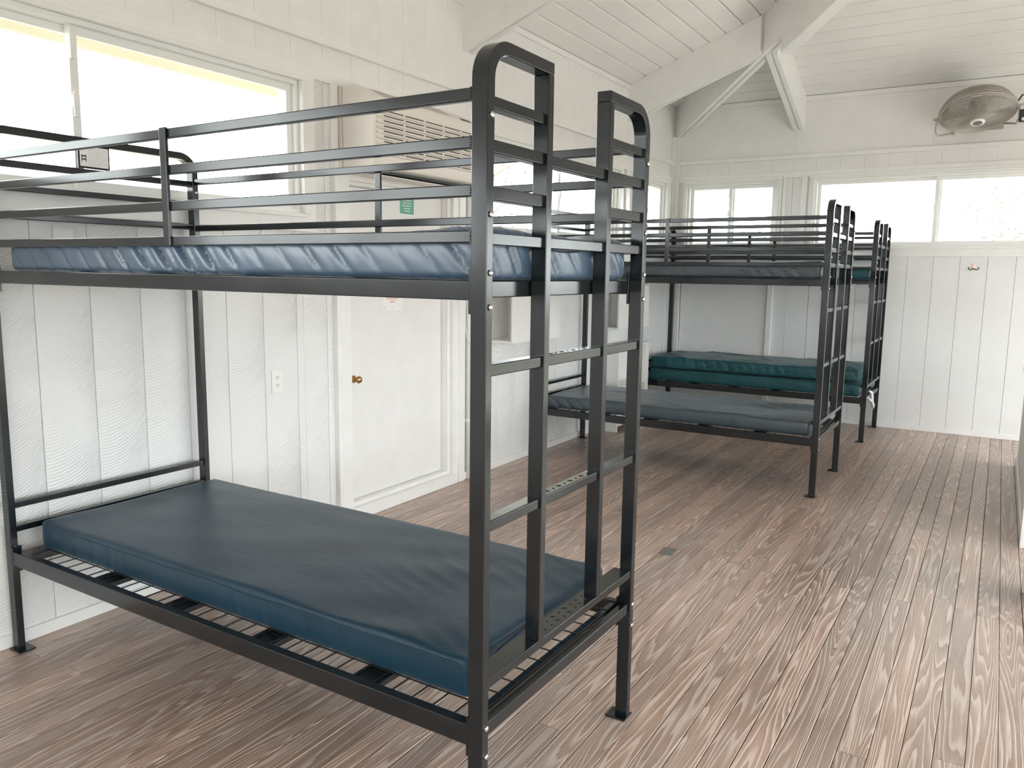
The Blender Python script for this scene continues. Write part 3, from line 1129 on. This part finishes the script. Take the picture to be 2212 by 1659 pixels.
def mattress(name, L, W, H, m, seed, res=0.014, fold=0.006, slant=0.9, foot=0.006, puff=0.0, rum=0.0):
    """closed rounded slab from x=-L..0, y=0..W, z=0..H with folds and puckers"""
    nx, ny, nz = int(L / res), int(W / res), max(8, int(H / 0.0065))
    gx, gy, gz = np.linspace(-L, 0, nx + 1), np.linspace(0, W, ny + 1), np.linspace(0, H, nz + 1)
    idx = {}
    V, Fc = [], []

    def vid(i, j, k):
        q = (i, j, k)
        if q not in idx:
            idx[q] = len(V)
            V.append((gx[i], gy[j], gz[k]))
        return idx[q]
    for i in range(nx):
        for j in range(ny):
            Fc.append((vid(i, j, nz), vid(i + 1, j, nz), vid(i + 1, j + 1, nz), vid(i, j + 1, nz)))
            Fc.append((vid(i, j, 0), vid(i, j + 1, 0), vid(i + 1, j + 1, 0), vid(i + 1, j, 0)))
        for k in range(nz):
            Fc.append((vid(i, 0, k), vid(i + 1, 0, k), vid(i + 1, 0, k + 1), vid(i, 0, k + 1)))
            Fc.append((vid(i, ny, k), vid(i, ny, k + 1), vid(i + 1, ny, k + 1), vid(i + 1, ny, k)))
    for j in range(ny):
        for k in range(nz):
            Fc.append((vid(0, j, k), vid(0, j, k + 1), vid(0, j + 1, k + 1), vid(0, j + 1, k)))
            Fc.append((vid(nx, j, k), vid(nx, j + 1, k), vid(nx, j + 1, k + 1), vid(nx, j, k + 1)))
    P = np.array(V)
    r = 0.016
    lo = np.array([-L + r, r, r])
    hi = np.array([-r, W - r, H - r])
    C = np.clip(P, lo, hi)
    D = P - C
    ln = np.linalg.norm(D, axis=1, keepdims=True)
    ln[ln == 0] = 1
    N = D / ln
    Q = C + N * r
    x, y, z = Q[:, 0], Q[:, 1], Q[:, 2]
    n1 = vnoise(seed, 8, 0.6, 2.2)
    n2 = vnoise(seed + 1, 12, 2.5, 7.0)
    n3 = vnoise(seed + 2, 8, 0.8, 2.5)
    top = np.clip(N[:, 2], 0, 1)
    bott = np.clip(-N[:, 2], 0, 1)
    sidew = np.sqrt(np.clip(1 - N[:, 2] ** 2, 0, 1))
    # perimeter coordinate for the side folds
    s = np.where(np.abs(N[:, 1]) > np.abs(N[:, 0]), x, y + 3.3)
    t = s + slant * (z - H / 2) + 0.03 * n1(s * 0.5, z)
    m1 = np.clip(n3(s * 0.8, s * 0 + 0.3) * 0.7 + 0.6, 0, 1)
    rid = (1 - np.abs(np.sin(t * 31 + 0.9 * n1(s * 0.7, z * 0)))) ** 4
    rid2 = (1 - np.abs(np.sin(t * 57 + 2.0 * n1(s + 4, z * 0)))) ** 4
    disp = -sidew * m1 * fold * (rid + 0.25 * rid2) * (0.45 + 0.55 * np.sin(PI * np.clip(z / H, 0, 1)))
    disp += sidew * 0.004 * np.sin(PI * np.clip(z / H, 0, 1))
    # top: soft dimples, long puckers fanning from the foot end
    fe = np.exp(-((x + 0.05) / 0.42) ** 2)
    disp += top * (0.0025 * n1(x, y) + 0.0016 * n2(x * 0.6, y) * (0.4 + fe))
    dg = y * 1.0 + x * 0.55
    rp = (1 - np.abs(np.sin(dg * 44 + 1.2 * n1(x * 0.8, y)))) ** 2
    disp += top * (foot * fe * (rp - 0.4) * np.clip(0.55 + 0.6 * n3(x, y), 0, 1.2))
    edge = np.minimum(np.minimum(y, W - y), np.minimum(x + L, -x))
    disp += top * 0.006 * (np.clip(edge / 0.12, 0, 1) ** 0.7 - 1.0)
    if rum:
        dg2 = x * 0.55 + y * 1.6 + 0.25 * n1(x * 0.7, y)
        rp2 = (1 - np.abs(np.sin(dg2 * 9 + 1.5 * n1(x + 3, y)))) ** 2
        disp += (top + 0.5 * sidew) * rum * (rp2 * np.clip(0.5 + 0.8 * n3(x * 1.3, y), 0, 1.3) - 0.3)
    if puff:
        disp += top * puff * np.exp(-((x + 0.12) / 0.30) ** 2) * np.clip(0.6 + 0.6 * n1(x * 1.7, y * 1.7), 0, 1.5)
    Q = Q + N * disp[:, None]
    Q[:, 2] = np.maximum(Q[:, 2], 0.0)
    me = bpy.data.meshes.new(name)
    me.from_pydata([tuple(p) for p in Q], [], Fc)
    me.materials.append(m)
    me.polygons.foreach_set('use_smooth', [True] * len(me.polygons))
    me.update()
    o = bpy.data.objects.new(name, me)
    COL.objects.link(o)
    # stitched seam running round just under the top edge
    rg = vnoise(seed + 9, 5, 1.0, 3.0)
    pts = []
    zz = H - 0.020

    def wob(a):
        a = np.array([a])
        return float(rg(a, a * 0)[0])
    def samp(px, py, nxn, nyn, sv):
        dv = 0.0032
        return (px + nxn * dv, py + nyn * dv, zz + (0.008 * wob(sv) - 0.008 if nxn > 0 else 0.0025 * wob(sv)))
    for q in np.linspace(-L + 0.03, -0.03, 90): pts.append(samp(q, 0.0, 0, -1, q))
    for q in np.linspace(0.03, W - 0.03, 36): pts.append(samp(0.0, q, 1, 0, q + 3.3))
    for q in np.linspace(-0.03, -L + 0.03, 60): pts.append(samp(q, W, 0, 1, q))
    for q in np.linspace(W - 0.03, 0.03, 30): pts.append(samp(-L, q, -1, 0, q + 3.3))
    obj('seam', MB().tube(pts, 0.0022, 6, closed=True), SEAMD if m is SHINY_LIT else m, o, smooth=True)
    return o


def place(o, bed, dx, dy, z, rz=0.0):
    o.location = bed.matrix_basis @ Vector((dx, dy, z))
    o.rotation_euler = (0, 0, bed.rotation_euler.z + rz)


GM = 'vinyl camp mattresses on the bunks'
m1u = mattress('mattress', 1.985, 0.795, 0.108, SHINY_LIT, 11, 0.008, 0.022, 0.9, 0.004, 0.014)
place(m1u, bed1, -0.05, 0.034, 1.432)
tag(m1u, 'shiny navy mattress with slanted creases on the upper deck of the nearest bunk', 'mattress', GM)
m1l = mattress('mattress', 1.965, 0.775, 0.112, NAVY, 23, 0.012, 0.004, 0.3, 0.0055)
place(m1l, bed1, -0.105, 0.088, 0.3935)
tag(m1l, 'smooth dark navy mattress on the lower deck of the nearest bunk', 'mattress', GM)
m2u = mattress('mattress', 1.99, 0.79, 0.108, SLATE, 35, 0.016, 0.014, 0.8, 0.004, 0.008)
place(m2u, bed2, -0.055, 0.036, 1.432)
tag(m2u, 'slate navy mattress behind the guard rails on the upper deck of the middle bunk', 'mattress', GM)
m2l = mattress('mattress', 1.99, 0.78, 0.105, SLATE, 47, 0.014, 0.016, 0.8, 0.014, 0.0, 0.006)
place(m2l, bed2, -0.075, 0.06, 0.3935)
tag(m2l, 'greyish slate mattress lying alone on the lower deck of the middle bunk', 'mattress', GM)
m3u = mattress('mattress', 1.99, 0.79, 0.108, TEAL, 59, 0.025, 0.004, 0.5, 0.004)
place(m3u, bed3, -0.055, 0.036, 1.432)
tag(m3u, 'dark teal mattress on the upper deck of the farthest bunk', 'mattress', GM)
m3a = mattress('mattress', 1.97, 0.78, 0.118, TEAL, 61, 0.02, 0.006, 0.3, 0.002)
place(m3a, bed3, -0.075, 0.05, 0.3935)
tag(m3a, 'teal mattress at the bottom of the pair stacked on the farthest lower bunk', 'mattress', GM)
m3b = mattress('mattress', 1.95, 0.78, 0.118, TEAL, 73, 0.016, 0.018, 0.3, 0.008, 0.0, 0.010)
place(m3b, bed3, -0.085, 0.052, 0.3935 + 0.128)
tag(m3b, 'rumpled teal mattress lying on top of another on the farthest lower bunk', 'mattress', GM)

# white strap tied round the lowest ladder rail of the far bed
pts = [(2.205, 7.56, 0.455), (2.222, 7.585, 0.44), (2.226, 7.62, 0.39), (2.222, 7.66, 0.345), (2.224, 7.71, 0.315), (2.226, 7.745, 0.30), (2.222, 7.77, 0.27)]
st = MB().tube(pts, [0.010, 0.014, 0.015, 0.017, 0.017, 0.015, 0.009], 8)
st.tube([(2.20, 7.545, 0.40), (2.222, 7.56, 0.37), (2.228, 7.60, 0.36), (2.21, 7.62, 0.395)], 0.010, 8)
tag(obj('strap', st, RIBBON, None, smooth=True), 'white cloth strap tied round the foot rail of the farthest bunk', 'strap')


# ================================================================== AIR CONDITIONER over the door
def air_con():
    y0, y1 = 3.277, 4.26
    t = empty('air_conditioner', (0, 0, 0))
    tag(t, 'beige wall air conditioner with slatted front mounted above the white door', 'air conditioner')
    prof = [(0.034, 1.972), (0.10, 1.975), (0.215, 1.985), (0.245, 2.0), (0.256, 2.03), (0.258, 2.31), (0.252, 2.345), (0.235, 2.368), (0.16, 2.408), (0.14, 2.418), (0.12, 2.424), (0.034, 2.426)]
    obj('front_cover', MB().prism(prof, 'y', y0, y1), ACM, t, bevel=0.006, seg=3)
    obj('back_case', bx(0.0, 0.031, y0 - 0.002, y1 + 0.002, 1.972, 2.428), ACM, t, bevel=0.003)
    obj('case_gap', bx(0.030, 0.035, y0 + 0.006, y1 - 0.006, 1.98, 2.42), DARKSLOT, t)
    # louvres: raised lips with dark slots between
    for k in range(9):
        z = 2.287 - k * 0.0266
        lip = MB().prism([(0.256, z + 0.002), (0.266, z - 0.004), (0.267, z - 0.010), (0.256, z - 0.014)], 'y', y0 + 0.02, y1 - 0.05)
        l = obj('louver', lip, ACM, t, bevel=0.001)
        y = y0 + 0.082
        sl = MB()
        while y < y1 - 0.12:
            sl.box(0.2575, 0.2592, y, min(y + 0.160, y1 - 0.09), z + 0.0025, z + 0.0075)
            y += 0.18
        obj('slot', sl, DARKSLOT, l)
    # top vent grille on the sloping shoulder
    for k in range(6):
        f = k / 5.0
        x = 0.150 + 0.078 * f
        z = 2.4125 - (x - 0.150) * (2.408 - 2.368) / 0.075 + 0.0022
        obj('vent_slot', bx(x - 0.0014, x + 0.0014, y0 + 0.10, y1 - 0.26, z - 0.004, z - 0.0006), VENTM, t)
    obj('outlet', bx(0.11, 0.235, y0 + 0.05, y1 - 0.05, 1.970, 1.982), DARKSLOT, t)
    obj('outlet_flap', MB().prism([(0.13, 1.966), (0.225, 1.957), (0.228, 1.962), (0.13, 1.971)], 'y', y0 + 0.06, y1 - 0.06), ACM, t, bevel=0.001)
    obj('control_panel', MB().prism([(0.19, 2.385), (0.236, 2.362), (0.2385, 2.367), (0.192, 2.3905)], 'y', y1 - 0.16, y1 - 0.05), DARKSLOT, t, bevel=0.001)
    # two brackets carrying it on the wall
    return t


air_con()

# ================================================================== FAN on the back wall
def fan():
    c = Vector((2.824, 8.085, 2.862))
    t = empty('wall_fan', c)
    tag(t, 'grey wire cage wall fan tilted down high on the back wall', 'fan')
    n = Vector((0.10, -0.34, -0.93)).normalized()
    q = n.to_track_quat('Z', 'X').to_matrix().to_4x4()
    R, D = 0.292, 0.095

    def prof(s, sign):          # s 0 hub .. 1 rim
        return R * s, sign * (D if sign > 0 else 0.145) * (1 - 0.85 * s ** (3.2 if sign > 0 else 6.0))
    for sign, nm in ((1, 'front_grille'), (-1, 'back_grille')):
        mb = MB()
        for k in range(4, 33):
            s = k / 32.0
            r, z = prof(s, sign)
            mb.tube([(r * math.cos(a), r * math.sin(a), z) for a in np.linspace(0, 2 * PI, 41)[:-1]], 0.0027 if k < 32 else 0.006, 4, closed=True)
        for k in range(12):
            a = 2 * PI * k / 12
            mb.tube([(prof(s, sign)[0] * math.cos(a), prof(s, sign)[0] * math.sin(a), prof(s, sign)[1] - sign * 0.003) for s in np.linspace(0.12, 1.0, 9)], 0.0026, 4)
        mb.xf(q)
        tag(obj(nm, mb, FANM, t, smooth=True), kind='stuff')
    mb = MB().tube([((R + 0.001) * math.cos(a), (R + 0.001) * math.sin(a), 0) for a in np.linspace(0, 2 * PI, 49)[:-1]], 0.008, 6, closed=True)
    obj('rim_band', mb.xf(q), FANM, t, smooth=True)
    for k in range(4):
        a0 = k * PI / 2
        mb = MB()
        rows = []
        for s in np.linspace(0.18, 0.93, 7):
            w = 0.30 + 0.28 * s
            row = []
            for u in (-0.5, 0.0, 0.5):
                a = a0 + u * w * 1.5
                row.append((R * s * math.cos(a), R * s * math.sin(a), 0.035 * u + 0.01 * (1 - 4 * u * u)))
            rows.append(row)
        vs = [p for rw in rows for p in rw]
        fs = [(i * 3 + j, i * 3 + j + 1, (i + 1) * 3 + j + 1, (i + 1) * 3 + j) for i in range(6) for j in range(2)]
        mb.add(vs, fs)
        b = obj('blade', mb.xf(q), FANBLADE, t, smooth=True)
        sd = b.modifiers.new('thick', 'SOLIDIFY')
        sd.thickness = 0.003
    obj('motor', MB().lathe([(0.03, -0.10), (0.06, -0.095), (0.068, -0.05), (0.062, 0.0), (0.03, 0.02), (0.01, 0.03)], 20).xf(q), FANDARK, t, smooth=True)
    bd = MB().lathe([(0.004, 0.104), (0.030, 0.106), (0.054, 0.102), (0.058, 0.095), (0.052, 0.084)], 24)
    obj('hub_badge', bd.xf(q), VINYL, t, smooth=True)
    bi = MB().lathe([(0.004, 0.1065), (0.030, 0.1082), (0.036, 0.106), (0.03, 0.104)], 24)
    e = obj('badge_inlay', bi.xf(q), FANDARK, t, smooth=True)
    # carrying handle at the top rim
    side = q.to_3x3() @ Vector((1, 0, 0))
    up = Vector((0, 0.55, 0.83))
    hx = Vector((1, 0, 0.10)).normalized()
    hb = (Vector((0, 0, 0)) - c)
    mb = MB()
    back = (q.to_3x3() @ Vector((0, 0, -1)))
    ydir = Vector((0, 1, 0.27)).normalized()
    e0 = ydir * (R * 0.66) + back * 0.125 - hx * 0.01
    mb.tube([e0 - hx * 0.065, e0 - hx * 0.055 + Vector((0, 0.005, 0.055)), e0 - hx * 0.045 + Vector((0, 0.005, 0.068)),
             e0 + hx * 0.045 + Vector((0, 0.005, 0.068)), e0 + hx * 0.055 + Vector((0, 0.005, 0.055)), e0 + hx * 0.065], 0.0045, 6)
    obj('handle', mb, FANM, t, smooth=True)
    # yoke from both ends of the axle back to the wall
    for sgn in (-1, 1):
        yoke = MB()
        p = hx * (sgn * (R + 0.012))
        path = [p, p + Vector((sgn * 0.006, 0.02, -0.10)), p + Vector((-sgn * 0.01, 0.05, -0.14)), p + Vector((-sgn * 0.08, 0.16, -0.115)), p + Vector((-sgn * 0.12, 0.315, -0.09))]
        yoke.tube(path, 0.009, 7)
        yoke.tube([p - hx * sgn * 0.02, p + hx * sgn * 0.03], 0.011, 8)
        obj('yoke_arm', yoke, FANM, t, smooth=True)
    obj('wall_plate', bx(-0.20, 0.20, RY - c.y - 0.012, RY - c.y, -0.105, -0.075), FANM, t, bevel=0.002)
    p = hx * (R + 0.012)
    sb = MB().box(-0.028, 0.028, -0.03, 0.03, -0.05, 0.05)
    sb.xf(Matrix.Translation(p + Vector((0.035, 0.02, -0.085))))
    s_ = obj('switch_box', sb, BLACKP, t, bevel=0.006)
    kb = MB().lathe([(0.014, 0), (0.014, 0.008), (0.002, 0.010)], 14).xf(Matrix.Translation(p + Vector((0.035, -0.01, -0.115))) @ Matrix.Rotation(PI / 2, 4, 'X'))
    obj('knob', kb, VINYL, s_, smooth=True)
    cd = [p + Vector((-0.02, 0.03, 0.03)), p + Vector((0.015, 0.01, 0.085)), p + Vector((0.05, 0.0, 0.07)), p + Vector((0.06, 0.01, 0.0)), p + Vector((0.05, 0.02, -0.06))]
    obj('cord', MB().tube(cd, 0.007, 6), BLACKP, t, smooth=True)


fan()


# ================================================================== small things on the walls
def outlet(y, z, label):
    t = empty('wall_outlet', (0, y, z))
    tag(t, label, 'outlet', 'double wall outlets on the left wall')
    obj('cover_plate', bx(0.0, 0.006, -0.036, 0.036, -0.058, 0.058), PLASTIC, t, bevel=0.003)
    for s in (-1, 1):
        rc = MB().lathe([(0.0165, 0.004), (0.0165, 0.0075), (0.001, 0.0078)], 20).xf(Matrix.Translation((0, 0, s * 0.02)) @ Matrix.Rotation(PI / 2, 4, 'Y'))
        f = obj('receptacle', rc, PLASTIC, t)
        mb = MB()
        mb.box(0.0074, 0.0082, -0.0075, -0.0052, s * 0.02 - 0.002, s * 0.02 + 0.007)
        mb.box(0.0074, 0.0082, 0.0052, 0.0075, s * 0.02 - 0.002, s * 0.02 + 0.007)
        mb.box(0.0074, 0.0082, -0.002, 0.002, s * 0.02 - 0.009, s * 0.02 - 0.005)
        obj('slot', mb, DARKSLOT, f)
    return t


outlet(2.805, 0.88, 'white double outlet between the nearest bunk and the white door')
outlet(4.90, 0.885, 'white double outlet under the first wall cubby beyond the door')

# notices on the door
t = empty('green_notice', (-0.05, 3.925, 1.85))
tag(t, 'small green notice with white text taped high on the white door', 'notice')
obj('sheet', bx(0.0, 0.0012, -0.068, 0.068, -0.052, 0.055), GREENP, t)
obj('clear_sleeve', bx(0.0, 0.0006, -0.072, 0.076, -0.060, 0.058), PAPER, t)
mb = MB()
rr = random.Random(2)
for q in range(5):
    w = rr.uniform(0.025, 0.045)
    zz = 0.03 - q * 0.016
    y = -w
    while y < w:
        l = rr.uniform(0.006, 0.014)
        mb.box(0.0012, 0.0016, y, min(y + l, w), zz - 0.003, zz + 0.003)
        y += l + 0.004
obj('fine_print', mb, PAPER, t)

t = empty('emergency_notice', (-0.05, 3.783, 1.285))
tag(t, 'white paper sign with red EMERGENCY ONLY lettering pinned to the white door', 'notice')
obj('sheet', bx(0.0, 0.001, -0.094, 0.094, -0.073, 0.09), PAPER, t)


def text(body, size, parent, loc, m):
    # flat lettering, turned into a mesh
    cu_ = bpy.data.curves.new('lettering', 'FONT')
    cu_.body = body
    cu_.size = size
    cu_.align_x = 'CENTER'
    cu_.align_y = 'CENTER'
    cu_.extrude = 0.0003
    cu_.materials.append(m)
    tmp = bpy.data.objects.new('tmp_text', cu_)
    COL.objects.link(tmp)
    bpy.context.view_layer.update()
    me = bpy.data.meshes.new_from_object(tmp.evaluated_get(bpy.context.evaluated_depsgraph_get()))
    bpy.data.objects.remove(tmp)
    o = bpy.data.objects.new('lettering', me)
    COL.objects.link(o)
    o.parent = parent
    o.location = loc
    o.rotation_euler = (PI / 2, 0, PI / 2)
    return o


text('EMERGENCY', 0.020, t, (0.0016, 0, -0.003), REDINK)
text('ONLY', 0.020, t, (0.0016, 0, -0.024), REDINK)
mb = MB()
for yy, zz in ((-0.08, -0.058), (0.0, -0.058), (0.075, -0.050)):
    mb.box(0.001, 0.003, yy - 0.003, yy + 0.003, zz - 0.003, zz + 0.003)
obj('pin', mb, ZINC, t)

ps = MB()
g = 7
vs = []
for i in range(g):
    for j in range(5):
        a = i / (g - 1)
        b = j / 4
        vs.append((0.003 + 0.012 * max(0, a - 0.5) ** 1.5 * b + 0.004 * b, 1.713 + 0.085 * a, 1.50 + 0.105 * b))
ps.add(vs, [(i * 5 + j, (i + 1) * 5 + j, (i + 1) * 5 + j + 1, i * 5 + j + 1) for i in range(g - 1) for j in range(4)])
pp = obj('paper_note', ps, PAPER, None, smooth=True)
sd = pp.modifiers.new('thick', 'SOLIDIFY')
sd.thickness = 0.0006
tag(pp, 'small blank white paper stuck on the left wall behind the upper mattress', 'paper')

# white conduit beside the door with a loose cable loop
t = empty('wall_conduit', (0.016, 4.505, 0))
tag(t, 'white vertical conduit pipe with clamps and loose cable right of the door', 'conduit')
obj('pipe', MB().tube([(0, 0, 0.0), (0, 0, 2.42)], 0.0145, 14), CONDUIT, t, smooth=True)
for z in (0.42, 1.19, 1.98):
    mb = MB().tube([(0, 0, z - 0.008), (0, 0, z + 0.008)], 0.0175, 14)
    mb.box(-0.016, -0.010, -0.042, 0.03, z - 0.008, z + 0.008)
    obj('clamp', mb, CONDUIT, t)
cl = [(0.004, 0.0, 1.40), (0.008, -0.035, 1.30), (0.010, -0.055, 1.18), (0.012, -0.055, 1.08), (0.014, -0.03, 0.99), (0.016, 0.01, 0.95), (0.018, 0.05, 0.945), (0.018, 0.09, 0.96)]
obj('cable', MB().tube(cl, 0.0052, 8), CONDUIT, t, smooth=True)


def cubby(y, label):
    t = empty('wall_cubby', (0, y, 0.945))
    tag(t, label, 'wall shelf', 'white wall cubbies along the left wall')
    w, h, d, th = 0.71, 0.40, 0.205, 0.018
    obj('front_panel', bx(d - th, d, 0, w, 0, h), SHELFM, t, bevel=0.004)
    obj('base_board', bx(0.0, d - th, 0, w, 0, th), SHELFM, t, bevel=0.002)
    obj('top_board', bx(0.0, d - th, 0, w, h - th, h), SHELFM, t, bevel=0.002)
    obj('end_board', bx(0.0, d - th, w - th, w, th, h - th), SHELFM, t, bevel=0.002)
    obj('divider', bx(0.0, d - th, w * 0.38, w * 0.38 + th, th, h - th), SHELFM, t, bevel=0.002)
    return t


cubby(4.785, 'white wall cubby open at its near end, above the outlet beyond the door')
cubby(6.62, 'second white wall cubby, above the low bookshelf between the farther bunks')

t = empty('low_bookshelf', (0, 6.62, 0))
tag(t, 'low white open bookshelf standing on the floor between the two farther bunks', 'bookshelf')
w, h, d, th = 0.73, 0.775, 0.215, 0.02
obj('side_panel', bx(0.016, d, 0, th, 0, h), SHELFM, t, bevel=0.002)
obj('side_panel', bx(0.016, d, w - th * 4, w, 0, h), SHELFM, t, bevel=0.002)
obj('top_board', bx(0.016, d + 0.004, -0.004, w + 0.004, h, h + th), SHELFM, t, bevel=0.002)
for z in (0.05, 0.40):
    obj('shelf', bx(0.020, d - 0.004, th, w - th * 4, z, z + th), SHELFM, t, bevel=0.002)
obj('back_panel', bx(0.016, 0.020, 0, w, 0.02, h), SHELFM, t)

# double coat hook
t = empty('coat_hook', (2.895, RY, 1.545))
tag(t, 'pale copper double coat hook with black tips on the back wall panelling', 'hook')
obj('base_plate', bx(-0.012, 0.012, -0.006, 0.0, -0.012, 0.034), COPPER, t, bevel=0.003)
obj('prong', MB().tube([(0, -0.006, -0.004), (-0.02, -0.018, -0.016), (-0.036, -0.024, -0.013), (-0.042, -0.027, 0.008)], 0.0042, 8), BLACKP, t, smooth=True)
obj('prong', MB().tube([(0, -0.006, -0.004), (0.02, -0.018, -0.016), (0.036, -0.024, -0.013), (0.042, -0.027, 0.008)], 0.0042, 8), BLACKP, t, smooth=True)


# ================================================================== trees outside
def tree(loc, h, rad, n, seed, label, fx=1.0):
    rg = random.Random(seed)
    t = empty('garden_tree', loc)
    tag(t, label, 'tree')
    tr = MB().tube([(0, 0, 0), (0.06, 0.04, h * 0.35), (-0.03, 0.08, h * 0.62), (0.05, 0.0, h * 0.9)], [0.11, 0.085, 0.06, 0.02], 8)
    for k in range(6):
        a = rg.uniform(0, 2 * PI)
        z = h * rg.uniform(0.4, 0.75)
        tr.tube([(0, 0.05, z), (math.cos(a) * rad * 0.45, math.sin(a) * rad * 0.45, z + 0.35), (math.cos(a) * rad * 0.8, math.sin(a) * rad * 0.8, z + 0.55)], [0.035, 0.022, 0.008], 6)
    obj('trunk', tr, BARK, t, smooth=True)
    cr_ = MB()
    for k in range(n):
        a = rg.uniform(0, 2 * PI)
        rr_ = rad * math.sqrt(rg.random())
        z = h * rg.uniform(0.42, 1.05)
        p = Vector((math.cos(a) * rr_, math.sin(a) * rr_, z))
        s = rg.uniform(0.015, 0.034)
        m_ = Matrix.Translation(p) @ Matrix.Rotation(rg.uniform(0, 6.28), 4, 'Z') @ Matrix.Rotation(rg.uniform(-1.1, 1.1), 4, 'X')
        n0 = len(cr_.v)
        cr_.add([(-s * 1.7, 0, 0), (0, -s * 0.6, 0.004), (s * 1.7, 0, 0), (0, s * 0.6, 0.004), (0, 0, -0.012)], [(0, 1, 4), (1, 2, 4), (2, 3, 4), (3, 0, 4)])
        cr_.xf(m_, n0)
    tag(obj('crown', cr_, LEAFM, t), kind='stuff')


tree((3.55, 12.2, -0.6), 3.0, 1.0, 1100, 5, 'loose leafy tree outside the wide back window')
tree((-2.6, 8.2, -0.6), 3.9, 1.0, 900, 8, 'sparse leafy tree outside the left wall beyond the door')
tree((0.2, 13.5, -0.6), 3.0, 0.9, 500, 9, 'small leafy tree outside the small back window')
